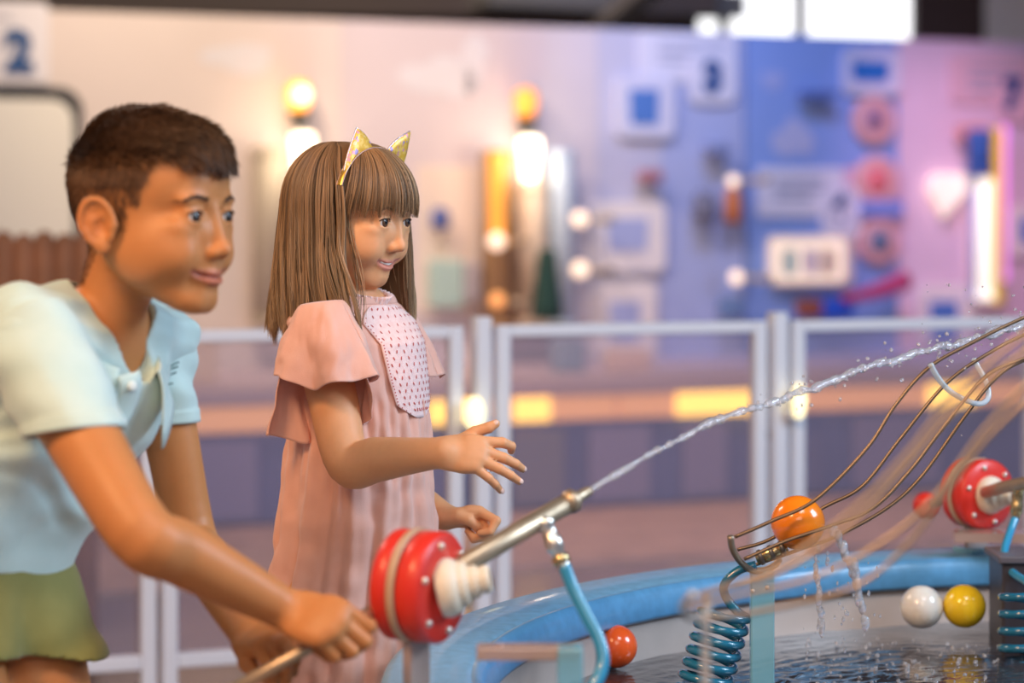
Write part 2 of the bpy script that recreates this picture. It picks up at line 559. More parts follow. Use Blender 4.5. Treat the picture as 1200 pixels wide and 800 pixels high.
def sculpt_hand(fd, w, f, u, s, curls, thumb, sc=1.0, spread=1.0, fsplay=None, r=1.0):
    f, u, s = nrm(f), nrm(u), nrm(s)
    R = np.array([f, s, u])
    fd.ellipsoid(w+(f*.034-u*.002)*sc, np.array((.041, .0285, .0135))*sc, R, .012*sc)
    fd.ellipsoid(w+(f*.050+s*.002)*sc, np.array((.022, .0275, .0120))*sc, R, .008*sc)
    fd.ellipsoid(w+(f*.022+s*.017-u*.009)*sc, np.array((.024, .011, .011))*sc, R, .010*sc)   # thumb mound
    rad = [(.0085, .0083, .0074, .0066, .0054), (.0085, .0085, .0076, .0067, .0055),
           (.0082, .0080, .0072, .0063, .0052), (.0075, .0072, .0063, .0056, .0047)]
    hp = hand_points(w, f, u, s, curls, sc, spread, fsplay=fsplay)
    for pts, rr in zip(hp, rad):
        F2 = [np.array(p) for p in pts]
        fd.cone(F2[0], F2[1], rr[0]*sc*r, rr[1]*sc*r, .008*sc)
        for j in range(1, len(F2)-1):
            fd.cone(F2[j], F2[j+1], rr[j]*sc*r, rr[j+1]*sc*r, .0018*sc)
    # thumb: list of (f, s, u) coordinates in metres
    T = [w+(f*a+s*b+u*c)*sc for a, b, c in thumb]
    tr = [.0105, .0100, .0086, .0078, .0062]
    for j in range(len(T)-1):
        fd.cone(T[j], T[j+1], tr[j]*sc*r, tr[j+1]*sc*r, (.008 if j == 0 else .002)*sc)
    return hp, T

def nails(parent, hp, T, u, sc, m, name='fingernail', r=1.0, skip=()):
    tips = [(p[-2], p[-1], .0052) for p in hp]+[(T[-2], T[-1], .0062)]
    for i, (a, b, rr) in enumerate(tips):
        if i in skip: continue
        a, b = np.array(a), np.array(b)
        d = nrm(b-a)
        n = nrm(np.asarray(u)-d*np.dot(u, d))
        c = b+n*rr*sc*r*.80
        t = bmesh.new()
        bmesh.ops.create_uvsphere(t, u_segments=12, v_segments=8, radius=1)
        s_ = nrm(np.cross(n, d))
        M = Matrix(((d[0]*.0048, s_[0]*.0040, n[0]*.0016, c[0]), (d[1]*.0048, s_[1]*.0040, n[1]*.0016, c[1]),
                    (d[2]*.0048, s_[2]*.0040, n[2]*.0016, c[2]), (0, 0, 0, 1)))
        for v in t.verts: v.co = v.co*sc
        bmesh.ops.transform(t, matrix=M, verts=t.verts)
        from_bm(name, t, m, parent)

def eyes(H, parent, look, iris_col):
    """eyeball, iris, pupil, glint-bearing cornea, lashes, brows"""
    s = H.s*.001
    white = mat('eye_white', (.70, .66, .64), .3, coat=.5)
    iris = mat('iris', iris_col, .35, coat=.25, noise=.25, nscale=900)
    pup = mat('pupil', (.004, .004, .004), .12, coat=1.0)
    for y in (-1, 1):
        c = H.w(70.3, 28*y, 0)
        bm = bmesh.new(); bmesh.ops.create_uvsphere(bm, u_segments=32, v_segments=20, radius=11.9*s)
        bmesh.ops.translate(bm, verts=bm.verts, vec=Vector(c))
        e = from_bm('eyeball', bm, white, parent)
        d = nrm(np.asarray(look[0 if y < 0 else 1]) @ H.R)
        for nm, rr, hh, m in (('iris', 6.8, 9.85, iris), ('pupil', 3.6, 11.5, pup)):
            bm = bmesh.new()
            top = 12.2 if nm == 'iris' else 12.45
            pr = [(rr, hh)]+[(rr*math.cos(a), hh+(top-hh)*math.sin(a)) for a in np.linspace(.3, 1.4, 5)]+[(0, top)]
            bm_lathe(bm, [(a*s, b*s) for a, b in pr], c, d, 24)
            from_bm(nm, bm, m, e)

def hair_tubes(name, paths, width, material, parent, tints, tip=.25, flat=1.0):
    """paths (n,k,3) -> three-sided tapering strands in one mesh"""
    n, k, _ = paths.shape
    t = np.gradient(paths, axis=1); t /= np.linalg.norm(t, axis=2, keepdims=True)+1e-12
    ax_ = np.argmin(np.abs(t).mean(1), axis=1)
    ref = np.eye(3)[ax_][:, None, :]+np.zeros_like(t)+np.array([.013, .021, .017])
    u = np.cross(t, ref); u /= np.linalg.norm(u, axis=2, keepdims=True)+1e-12
    w = np.cross(t, u)
    prof = np.interp(np.linspace(0, 1, k), [0, .1, .65, 1], [.75, 1, .95, tip])
    wd = np.broadcast_to(np.asarray(width, float), (n,))[:, None, None]*prof[None, :, None]
    V = np.stack([paths+wd*(math.cos(a)*u+math.sin(a)*w) for a in (0, 2.0944, 4.18879)], 2)   # n,k,3,3
    idx = np.arange(n*k*3).reshape(n, k, 3)
    q = []
    for j in range(3):
        j2 = (j+1) % 3
        q.append(np.stack([idx[:, :-1, j], idx[:, :-1, j2], idx[:, 1:, j2], idx[:, 1:, j]], -1).reshape(-1, 4))
    q = np.vstack(q)
    cols = np.repeat(tints, k*3, axis=0) if tints.ndim == 2 else np.repeat(tints.reshape(n*k, 3), 3, axis=0)
    return mesh_np(name, V.reshape(-1, 3), q, material, parent, colors=cols)

def lerp(a, b, t): return a+(b-a)*t
def sstep(a, b, x):
    t = np.clip((x-a)/(b-a), 0, 1); return t*t*(3-2*t)

def skin_tints(H, V, base, lip, hairline=None):
    """the skin's own colour, its lips, cheeks and close-cropped hair, per vertex"""
    q = H.l(V); rec = getattr(H, 'rec', 0)
    c = np.tile(np.array(base), (len(V), 1)).astype(float)
    n = vnoise(V, 60, 3)*.03+vnoise(V, 260, 4)*.02
    c *= (1+n)[:, None]
    for y in (-1, 1):
        g = np.exp(-(((q-np.array([62, 36*y, -28]))/np.array([22, 17, 15]))**2).sum(1))
        c = c*(1-.16*g[:, None])+np.array(base)*np.array([1.12, .72, .66])*.16*g[:, None]
    g = np.exp(-(((q-np.array([96, 0, -28]))/np.array([12, 12, 9]))**2).sum(1))
    c = c*(1-.15*g[:, None])+np.array(base)*np.array([1.1, .75, .7])*.15*g[:, None]
    g = np.exp(-(((q-np.array([-6, 0, -6]))/np.array([16, 400, 26]))**2).sum(1))*(np.abs(q[:, 1]) > 68)
    c = c*(1-.25*g[:, None])+np.array(base)*np.array([1.15, .7, .6])*.25*g[:, None]
    # lips
    yy = np.abs(q[:, 1])/H.mw
    zmid = -52.5+H.mz+7.5*np.clip(yy, 0, 1)**1.7
    wd = np.clip(1-yy**2, 0, 1)
    m = (q[:, 0] > 40)*(1-sstep(5.0*wd+1.0, 7.5*wd+2.2, np.abs(q[:, 2]-zmid+.8)))*(yy < 1.08)
    c = c*(1-.75*m[:, None])+np.array(lip)*.75*m[:, None]
    slit = (q[:, 0] > 40)*(1-sstep(1.1, 2.4, np.abs(q[:, 2]-zmid)))*(yy < 1.02)
    c = c*(1-.55*slit[:, None])+np.array([.22, .05, .04])*.55*slit[:, None]
    if hairline is not None:
        m, col = hairline(q)
        c = c*(1-m[:, None])+np.array(col)*m[:, None]
    return c

# ---------------- the girl
GH = Head(P(404, 251, 3.2), head_frame(math.radians(28), math.radians(-8)), 1.0)
GHH = Head(P(405, 261, 3.2), head_frame(math.radians(28)), 1.0)     # the hair hangs straight down
gR = head_frame(math.radians(34))                # torso frame: forward, left, up
def gw(px, py, f=0, l=0, Y=3.2):                 # a point by pixel on the plane Y plus body-frame offsets in metres
    return P(px, py, Y)+gR[0]*f+gR[1]*l
skin_g = mat('girl_skin', (.80, .45, .27), .48, tint=True, sss=.12, bump=.06, bscale=500, spec=.4)
girl = empty('person', 'small girl in a pink lace dress and gold cat-ear headband, reaching out', 'person',
             loc=(P(412, 600, 3.2)[0], 3.2, 0))
vox = .0021
fg = Field((-.36, 2.93, -.01), (.09, 3.45, 1.20), vox)
neck_c = gw(418, 357)
sculpt_head(fg, GH, ears=False, neck_r=(28, 28), neck_to=tuple(GH.l(neck_c-np.array([0, 0, .03]))), rec=9, lid=5.2, mw=26, mz=-4, nz=-2.5, lipk=.82)
spine = [gw(410, 372), gw(412, 430), gw(414, 520), gw(412, 620), gw(412, 700)]
for a, b, ra, rb in zip(spine[:-1], spine[1:], (.042, .050, .050, .054), (.050, .050, .054, .054)):
    for sy in (-1, 0, 1): fg.cone(a+gR[1]*sy*.026, b+gR[1]*sy*.026, ra, rb, .015)
shn = gw(414, 390)-gR[1]*.076; shf = gw(410, 384)+gR[1]*.090
fg.cone(shn, gw(412, 376), .030, .030, .02); fg.cone(shf, gw(410, 374), .033, .032, .02)
# near (right) arm, held forward
fh_0 = np.array([1, 0, 0])
el_n = P(408, 542, 3.06); wr_n = P(516, 530, 2.99)
fg.limb([shn, lerp(shn, el_n, .5), el_n-np.array([0, 0, .0]), lerp(el_n, wr_n, .3), lerp(el_n, wr_n, .72), wr_n+fh_0*.004], [.031, .0320, .0285, .0285, .0225, .0185], .012, 26)
fh = nrm(np.array([1, -.02, -.06])); uh = nrm(np.array([-.08, -.86, .50])); uh = nrm(uh-fh*fh.dot(uh)); sh = np.cross(uh, fh)
hp1, T1 = sculpt_hand(fg, wr_n-fh*.004, fh, uh, sh,
                      [(14, 34, 42), (24, 16, 14), (16, 14, 10), (26, 16, 14)],
                      [(.012, .010, -.008), (.034, .026, -.012), (.052, .040, -.010), (.072, .047, -.006), (.082, .053, -.004)],
                      .85, 1.0, fsplay=[8, -5, -16, -26], r=1.05)
# far (left) arm, bent across in front, loosely closed
el_f = P(445, 560, 3.36); wr_f = P(520, 605, 3.26)
fg.limb([shf, lerp(shf, el_f, .5), el_f, lerp(el_f, wr_f, .4), wr_f], [.036, .033, .028, .027, .0185], .012, 22)
f2 = nrm(np.array([1, -.18, .02])); u2 = nrm(np.array([.0, .45, .80])); u2 = nrm(u2-f2*f2.dot(u2)); s2 = np.cross(f2, u2)
if s2[1] > 0: s2 = -s2
hp2, T2 = sculpt_hand(fg, wr_f, f2, u2, s2, [(30, 85, 60), (70, 95, 62), (74, 95, 62), (76, 95, 60)],
                      [(.012, .014, -.006), (.030, .026, -.010), (.046, .026, -.016), (.058, .014, -.022), (.062, .004, -.026)], .85, .6)
# legs under the dress, down to the floor
for sy in (-1, 1):
    hip = gw(412, 700)+gR[1]*sy*.045
    knee = np.array([hip[0], hip[1], .30])+gR[0]*.012
    ank = np.array([hip[0], hip[1], .065])-gR[0]*.01
    fg.limb([hip, knee, lerp(knee, ank, .35), ank], [.062, .040, .041, .026], .015)
    fg.chain([ank-gR[0]*.012-np.array([0, 0, .035]), ank+gR[0]*.06-np.array([0, 0, .038]), ank+gR[0]*.11-np.array([0, 0, .045])], [.026, .025, .018], .02)
V, Q = fg.mesh(); del fg
from mathutils.bvhtree import BVHTree
def head_tree(H, V, Q):
    q = H.l(V); k = (q[:, 2] > -20) & (q[:, 0] > 20)
    f = Q[k[Q].all(1)]
    return BVHTree.FromPolygons([tuple(map(float, v)) for v in V], [tuple(map(int, a)) for a in f])
def girl_scalp(q):
    x, y, z = q[:, 0], np.abs(q[:, 1]), q[:, 2]
    return sstep(0, 8, z-np.interp(x, [-90, -30, 10, 42, 60, 90], [-60, -60, -40, 5, 34, 40])), (.20, .11, .055)
mesh_np('body', V, Q, skin_g, girl, colors=skin_tints(GH, V, (.80, .395, .195), (.70, .24, .20), girl_scalp))
GT = head_tree(GH, V, Q)
nail_m = mat('nail', (.86, .60, .52), .25, coat=.4)
nails(girl, hp1, T1, uh, .85, nail_m)
eyes(GH, girl, [(.98, -.06, .10), (.98, .04, .10)], (.10, .045, .02))
dark_lash = mat('lash_brown', (.05, .025, .015), .6)
def lashes_and_brows(H, tree, parent, brow_mat, n=34, thick=1.0, seed=1, brow_z=16.0, lid=5.6):
    rr = rng(seed); s = H.s*.001
    back = -H.R[0]
    def on(p, off):
        o_ = H.w(np.array([p[0]+30, p[1], p[2]]))
        hit = tree.ray_cast(Vector(o_), Vector(back))
        return (np.array(hit[0])-back*off*s) if hit[0] is not None else H.w(p)
    for y in (-1, 1):
        a = np.linspace(0, 1, 14)
        pts = []
        for t in a:
            an = math.radians(168-t*150)
            p = np.array([80, (28.3-12.0*math.cos(an)*-1*-1)*1.0, 0])
            yl = 28.3-math.cos(math.radians(12+t*152))*12.2
            zl = math.sin(math.radians(12+t*152))*(lid+.3)-.2
            pts.append(on(np.array([80, yl*y, zl+.6]), .5))
        tube('eyelash', pts, np.interp(a, [0, .6, .9, 1], [.35, .85, .8, .3])*s*thick, dark_lash, parent, 6)
        paths = []
        for i in range(n*6):
            t = rr.random()
            yb = 13+t*30
            zc = brow_z+3.6*math.sin(min(1, t*1.25)*math.pi*.60)-3.6*max(0, t-.62)/.38
            p0 = np.array([84, yb*y, zc+rr.normal()*1.35*(1-.6*t)])
            d = np.array([0, .9*y, .40-.55*t])
            paths.append([on(p0+d*5.0*v, .35+.5*math.sin(v*3)) for v in (0, .5, 1)])
        paths = np.array(paths)
        hair_tubes('eyebrow', paths, .00024*H.s, brow_mat, parent, np.ones((len(paths), 3)))
brow_g = mat('brow_brown', (.24, .11, .05), .6)
lashes_and_brows(GH, GT, girl, brow_g, 16, 1.0, lid=5.2)
# teeth between the smiling lips
tt = np.linspace(-1, 1, 9)
tube('teeth', [GH.w(np.interp(15*v, GH.mouth_x[:, 1], GH.mouth_x[:, 0])-2.6, 15*v, -55.4+3.4*abs(v)**1.6) for v in tt], .0017, mat('tooth', (.85, .82, .76), .2), girl, 8)

# hair: an under-layer and combed strands
hair_m = mat('girl_hair', (.5, .5, .5), .36, tint=True, spec=.45)
def girl_hair_path(phi, rho, length, K=26, crown=None, tipz=-150, wob=0.0, ph=0.0):
    """phi azimuth (0 forward, + to her left), rho depth; returns local mm path"""
    c = math.cos(phi); sn = math.sin(phi)
    pts = []
    t = np.linspace(0, 1, K)
    phi0 = phi
    el = np.clip(1.48-t/.34*1.48, 0, None)
    zz0 = 22
    for i, ti in enumerate(t):
        phi = phi0+.16*math.sin(2.6*ti+1.1*phi0)*ti+.05*math.sin(9*ti+5*phi0+ph)*ti
        c = math.cos(phi); sn = math.sin(phi)
        if el[i] > 0:
            z = zz0+86*math.sin(el[i])*(.72+.28*rho)
            k = math.cos(el[i])**.92; drop = 0
        else:
            drop = (ti-.34)/.66
            z = zz0+(tipz-zz0)*drop; k = 1
        back = lerp(84, 100, drop) if c < 0 else lerp(82, 70, drop)
        side = lerp(77, 84, drop**1.0)
        rx, ry = back*rho, side*rho
        # squarish section so the side hair runs forward past the jaw
        sq = 1+.14*abs(math.sin(2*phi))**2*(1 if c > 0 else .3)
        x = -2+rx*c*k*sq-10*(1-k)
        if sn > 0 and c > 0: x += 16*drop
        y = ry*sn*k*sq
        w = wob*math.sin(drop*5+ph)*drop
        pts.append((x+w*c, y+w*sn, z))
    return np.array(pts)
r_ = rng(5)
N_ = 8200
paths = []; tints = []
def girl_tint(n):
    b = np.array([.26, .152, .080])*(0.30+1.35*r_.random((n, 1))**1.2)
    g = r_.random((n, 1)) < .22
    return np.where(g, b*np.array([1.35, 1.35, 1.4]), b)
clump = {}
for i in range(N_):
    u_ = r_.random()
    # azimuth from the near front edge round the back to the far front edge
    lo_, hi_ = math.radians(48), math.radians(360-60)
    phi = lo_+(hi_-lo_)*u_
    rho = .90+.115*math.sqrt(r_.random())
    ci = int(u_*150)
    if ci not in clump: clump[ci] = (r_.normal()*6, r_.normal()*.05, r_.random()*6.28, r_.random()*4)
    cz, cphi, cph, cw = clump[ci]
    near_front = sstep(math.radians(255), math.radians(290), phi)
    far_front = 1-sstep(math.radians(52), math.radians(80), phi)
    tz = -140-8*near_front-22*far_front+cz+r_.normal()*4
    p = girl_hair_path(phi+cphi*.4, rho, 1, tipz=tz, wob=2+cw, ph=cph)
    # clumps draw together at their ends
    cen = girl_hair_path(lo_+(hi_-lo_)*(ci+.5)/150+cphi, .965, 1, tipz=tz, wob=2+cw, ph=cph)
    tt = sstep(.45, 1.0, np.linspace(0, 1, len(p)))[:, None]*(.10+.30*clump[ci][3]/4)
    p = p*(1-tt)+cen*tt
    # the near front locks sweep forward over the shoulder
    sw = np.linspace(0, 1, len(p))
    p[:, 0] += near_front*24*sstep(.5, 1, sw)
    p[:, 1] -= near_front*8*sstep(.45, .8, sw)
    p += vnoise(p*np.array([1, 1, .25]), .05, 9)[:, None]*1.6
    p += (r_.normal(size=3)*.7)[None, :]*np.linspace(.2, 1, len(p))[:, None]
    paths.append(GHH.w(p))
paths = np.array(paths); tn = girl_tint(N_)
fade = np.linspace(0, 1, paths.shape[1])[None, :, None]
T3 = tn[:, None, :]*(1-.1*fade)+fade**1.5*np.array([.20, .155, .105])*(.4+1.2*r_.random((len(tn), 1, 1)))
hair_part = hair_tubes('hair', paths, .00055, hair_m, girl, T3)
# bangs
pb = []
Nb = 2600
for i in range(Nb):
    u_ = r_.random()
    phi = math.radians(-68+u_*(56+68))
    rho = .985+.05*r_.random()
    K = 14
    t = np.linspace(0, 1, K)
    el0 = 1.30; zend = 17+5.5*r_.normal()+4*math.sin(u_*23)-8*sstep(50, 66, abs(math.degrees(phi)))+3*math.sin(u_*40)
    elend = math.asin(max(-.15, (zend-20)/86))
    el = el0+(elend-el0)*t
    ph = phi*(.80+.20*t)+.05*math.sin(u_*60)*t
    x = 4+94*rho*np.cos(el)**.9*np.cos(ph); y = 77*rho*np.cos(el)**.9*np.sin(ph)*1.02; z = 20+86*np.sin(el)*rho
    x += 2.5*np.sin(np.pi*t)
    pb.append(GHH.w(np.stack([x, y, z], 1)))
pb = np.array(pb)
hair_tubes('bangs', pb, .0005, hair_m, girl, girl_tint(Nb)*1.12)
# solid under-layer of the long hair so that the strands never look thin
und = []
for phi in np.radians(np.linspace(50, 292, 60)):
    und.append(GHH.w(girl_hair_path(phi, .885, 1, tipz=-128)))
G = np.array(und)
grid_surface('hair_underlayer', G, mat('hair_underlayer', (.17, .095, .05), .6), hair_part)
und = []
for phi in np.radians(np.linspace(-66, 54, 30)):
    t = np.linspace(0, 1, 12); el = 1.5+(.06-1.5)*t
    und.append(GHH.w(np.stack([2+90*np.cos(el)**.9*np.cos(phi), 75*np.cos(el)**.9*np.sin(phi), 20+84.5*np.sin(el)], 1)))
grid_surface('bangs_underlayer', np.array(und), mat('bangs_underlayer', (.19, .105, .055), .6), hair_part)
# a few loose strands in front of the near cheek
lp = []
for i in range(14):
    a = r_.random()
    pts = np.array([[40+4*a, -66, 20], [44+6*a, -62, -20], [48+8*a, -58, -55], [50+16*a, -56, -95], [44+26*a, -60, -130]], float)
    lp.append(GHH.w(smooth_path(pts+r_.normal(size=(5, 3))*1.2, 18)))
hair_tubes('loose_strand', np.array(lp), .0005, hair_m, girl, girl_tint(14)*1.5)

# headband with two glittering cat ears
band = empty('headband', 'gold cat-ear headband with glitter ears on the girl\'s long light brown hair', 'headband', loc=GHH.w(45, 0, 105))
gold = mat('gold_band', (.95, .60, .12), .28, metal=.75, noise=.15, nscale=60)
def band_pt(yv, up=0.0):
    y = yv
    x = 41+10*(1-abs(y)/80)+(3 if y > 0 else -6*abs(y)/78)
    rr = 1-(x/97)**2-(y/84.0)**2
    z = 20+91.5*math.sqrt(max(0.01, rr))
    return np.array([x, y, z+up])
yy = np.sin(np.linspace(-1.5, 1.5, 44))*74
c0 = np.array([band_pt(v) for v in yy])
rows = []
for dx, dz in ((-4, -1), (-3.4, 1.4), (-1.5, 2.3), (1.5, 2.3), (3.4, 1.4), (4, -1)):
    rows.append(GHH.w(c0+np.array([dx, 0, dz])))
grid_surface('band', np.array(rows), gold, band)
for dx in (-4.2, 4.2):
    tube('band_piping', GHH.w(c0+np.array([dx, 0, .6])), .0008, mat('violet_piping', (.50, .33, .30), .35, metal=.4), band, 8)
def glitter_mat():
    m = bpy.data.materials.new('gold_glitter'); m.use_nodes = True
    N = m.node_tree.nodes; L = m.node_tree.links; b = N['Principled BSDF']
    tc = N.new('ShaderNodeTexCoord'); v = N.new('ShaderNodeTexVoronoi'); v.inputs['Scale'].default_value = 260
    L.new(tc.outputs['Object'], v.inputs['Vector'])
    cr = N.new('ShaderNodeValToRGB'); cr.color_ramp.interpolation = 'CONSTANT'
    e = cr.color_ramp.elements
    e[0].position = 0; e[0].color = (.86, .50, .06, 1); e[1].position = .48; e[1].color = (.95, .62, .14, 1)
    for p_, c_ in ((.62, (.78, .36, .42, 1)), (.72, (.95, .62, .16, 1)), (.84, (.40, .30, .62, 1)), (.90, (.98, .74, .40, 1))):
        k = e.new(p_); k.color = c_
    L.new(v.outputs['Color'], cr.inputs['Fac']); L.new(cr.outputs[0], b.inputs['Base Color'])
    b.inputs['Roughness'].default_value = .4; b.inputs['Metallic'].default_value = .15
    return m
glit = glitter_mat()
for y0, y1, tip, nm in ((-66, -12, (42, -40, 124), 'cat_ear'), (16, 60, (62, 62, 122), 'cat_ear')):
    a = band_pt(y0, -2); b = band_pt(y1, -2); tip = np.array(tip, float)
    n = nrm(np.cross(b-a, tip-a))
    # outline with softly bowed sides
    out = []
    for t in np.linspace(0, 1, 9): out.append(lerp(a, tip, t)+nrm(a-b)*4.5*math.sin(math.pi*t))
    for t in np.linspace(0, 1, 9)[1:]: out.append(lerp(tip, b, t)+nrm(b-a)*4.5*math.sin(math.pi*t))
    bot = [band_pt(lerp(y1, y0, t), -2) for t in np.linspace(0, 1, 7)[1:-1]]
    ring = np.array(out+bot); cen = ring.mean(0)
    VV = []; nseg = len(ring)
    layers = [(1.0, 0), (.96, 2.2), (.55, 3.6), (0.02, 3.9)]
    for sgn in (1, -1):
        for sc_, h_ in layers:
            VV.append(cen+(ring-cen)*sc_+n*h_*sgn)
    VV = np.array(VV)
    faces = []
    L4 = len(layers)
    for sidx in (0, 1):
        for li in range(L4-1):
            A = (sidx*L4+li)*nseg; B = (sidx*L4+li+1)*nseg
            for k in range(nseg):
                k2 = (k+1) % nseg
                faces.append([A+k, A+k2, B+k2, B+k] if sidx == 0 else [A+k2, A+k, B+k, B+k2])
    e_ = mesh_np(nm, GHH.w(VV.reshape(-1, 3)), faces, glit, band)
    tube('ear_piping', GHH.w(np.array(out)), .0009, mat('silver_piping', (.62, .55, .66), .25, metal=.6), e_, 8)

# dress
def cloth_mat(name, c1, c2, scale=60, bump=.25, rough=.75, sheen=.3, weave=900):
    m = mat(name, c1, rough, color2=c2, nscale=scale, bump=bump, bscale=weave, sheen=sheen)
    return m
pink = cloth_mat('pink_linen', (.82, .44, .345), (.85, .49, .40), 25)
dress = empty('dress', 'pink linen dress with flutter sleeves and a white lace yoke, worn by the girl', 'dress', loc=(P(412, 600, 3.2)[0], 3.2, .45))
keys = [  # py, centre px, depth radius a, width radius b
    (350, 410, .046, .062), (360, 410, .052, .088), (375, 411, .062, .104), (400, 418, .078, .092), (440, 420, .085, .088),
    (500, 422, .088, .088), (580, 420, .096, .094), (650, 418, .104, .102), (720, 414, .110, .112), (810, 410, .118, .120), (850, 408, .122, .124)]
kp = np.array(keys, float)
nv, nu = 170, 260
pys = np.linspace(350, 850, nv)
th = np.linspace(0, 2*math.pi, nu, endpoint=False)
G = np.zeros((nv, nu, 3))
for i, py in enumerate(pys):
    cx, a, b = (np.interp(py, kp[:, 0], kp[:, j]) for j in (1, 2, 3))
    c = gw(cx, py)
    amp = .0006+.0075*sstep(430, 720, py)
    fold = amp*(np.sin(11*th+1.0+.9*math.sin(py*.006))*.55+np.sin(17*th+2.2+py*.004)*.4+.5*np.sin(5*th+.5)+.25*np.sin(29*th+py*.01))
    fold += .0016*np.sin(34*th)*sstep(455, 470, py)*(1-sstep(520, 640, py))      # gathers under the yoke
    crease = .0038*vnoise(np.stack([th*3.0, np.full(nu, py*.03), np.full(nu, 1.0)], 1), 1.7, 12)*sstep(365, 430, py)
    wx, wy = np.cos(th), np.sin(th)
    r2 = 1+(fold+crease)/np.maximum(a, .05)
    for j in range(nu):
        G[i, j] = c+gR[0]*a*r2[j]*np.sign(wx[j])*abs(wx[j])**.9+gR[1]*b*r2[j]*np.sign(wy[j])*abs(wy[j])**.9
# shoulders: the top ring rises towards the neck
dress_top = G[0].copy()
grid_surface('skirt_and_bodice', G, pink, dress, closed_u=True, thickness=.0018)

# shoulder yoke joining top ring to the neck opening
ringN = np.array([neck_c+gR[0]*(.037*math.cos(t)+.006)+gR[1]*.037*math.sin(t)+np.array([0, 0, .006-.010*math.cos(t)]) for t in th])
Gs = np.array([lerp(G[2], ringN, t)+np.array([0, 0, .012])*math.sin(math.pi*t) for t in np.linspace(0, 1, 12)])
grid_surface('shoulder_yoke', Gs, pink, dress, closed_u=True, thickness=.0015)

# lace bib on the chest front
def lace_mat():
    m = bpy.data.materials.new('lace'); m.use_nodes = True
    N = m.node_tree.nodes; L = m.node_tree.links; b = N['Principled BSDF']
    b.inputs['Base Color'].default_value = (.86, .62, .60, 1); b.inputs['Roughness'].default_value = .7
    return m
lace = mat('lace_cotton', (.90, .62, .60), .75, color2=(.95, .72, .70), nscale=140, bump=.4, bscale=700, sheen=.3)
hole_m = mat('lace_eyelet', (.55, .10, .09), .8)
lac = []
pl = np.linspace(352, 486, 40); tl = np.linspace(-1, 1, 30)
def chest_point(py, t, off=.0032):
    """t -1..1 across the bib; half angle narrows at the lower rounded end"""
    cx, a, b = (np.interp(py, kp[:, 0], kp[:, j]) for j in (1, 2, 3))
    half = np.interp(py, [352, 380, 440, 470, 486], [.62, .60, .56, .46, .10])
    an = t*half+.14
    wx, wy = math.cos(an), math.sin(an)
    c = gw(cx, py)
    q = c+gR[0]*(a*abs(wx)**.9)+gR[1]*b*np.sign(wy)*abs(wy)**.9
    if py < 375:
        k = (375-py)/23.0
        q = lerp(q, neck_c+gR[0]*(.037*math.cos(an)+.008)+gR[1]*.037*math.sin(an), min(1, k))
    return q+gR[0]*off*math.cos(an)+gR[1]*off*math.sin(an)
Gl = np.array([[chest_point(py, t) for t in tl] for py in pl])
bib = grid_surface('lace_yoke', Gl, lace, dress, thickness=.0014)
bmh = bmesh.new()
def leaf_hole(c, n, d, L_, W_):
    s_ = nrm(np.cross(n, d))
    vs = []
    for a in np.linspace(0, 2*math.pi, 8, endpoint=False):
        vs.append(bmh.verts.new(Vector(c+d*L_*math.cos(a)+s_*W_*math.sin(a))))
    top = bmh.verts.new(Vector(c+n*.0006))
    for k in range(8): bmh.faces.new((vs[k], vs[(k+1) % 8], top))
for i, py in enumerate(np.arange(364, 478, 7.5)):
    hw = np.interp(py, [352, 440, 470, 486], [.82, .82, .7, .3])
    for k, t in enumerate(np.linspace(-hw, hw, 8)):
        tt_ = t+(.10 if i % 2 else 0)
        c = chest_point(py, tt_, .0044); c2 = chest_point(py+4, tt_, .0044); cs = chest_point(py, tt_+.05, .0044)
        d = nrm(c-c2); n = nrm(np.cross(cs-c, c-c2)); n = n if n @ gR[0] > 0 else -n
        sl = .35*(1 if k % 2 else -1)
        d = nrm(d+nrm(cs-c)*sl)
        leaf_hole(c, n, d, .0028, .0012)
for py in np.arange(372, 482, 3.6):       # openwork border down both sides
    for sgn in (-1, 1):
        c = chest_point(py, sgn*.93, .0044); c2 = chest_point(py+4, sgn*.93, .0044); cs = chest_point(py, sgn*.93+.05, .0044)
        d = nrm(c-c2); n = nrm(np.cross(cs-c, c-c2)); n = n if n @ gR[0] > 0 else -n
        leaf_hole(c, n, d, .0010, .0010)
from_bm('eyelets', bmh, hole_m, bib)
o_ = [c for c in bib.children][0]; tag(o_, kind='stuff')
# frilled collar
tc_ = np.linspace(0, 2*math.pi, 220, endpoint=False)
rows = []
for v in np.linspace(0, 1, 6):
    rr = .036+.004*v+(.0035*np.sin(tc_*30))*v
    rows.append(np.array([neck_c+gR[0]*(r0*math.cos(t)+.006)+gR[1]*r0*math.sin(t)+np.array([0, 0, .008+.013*v-.010*math.cos(t)]) for r0, t in zip(rr, tc_)]))
grid_surface('frill_collar', np.array(rows), lace, dress, closed_u=True, thickness=.001)

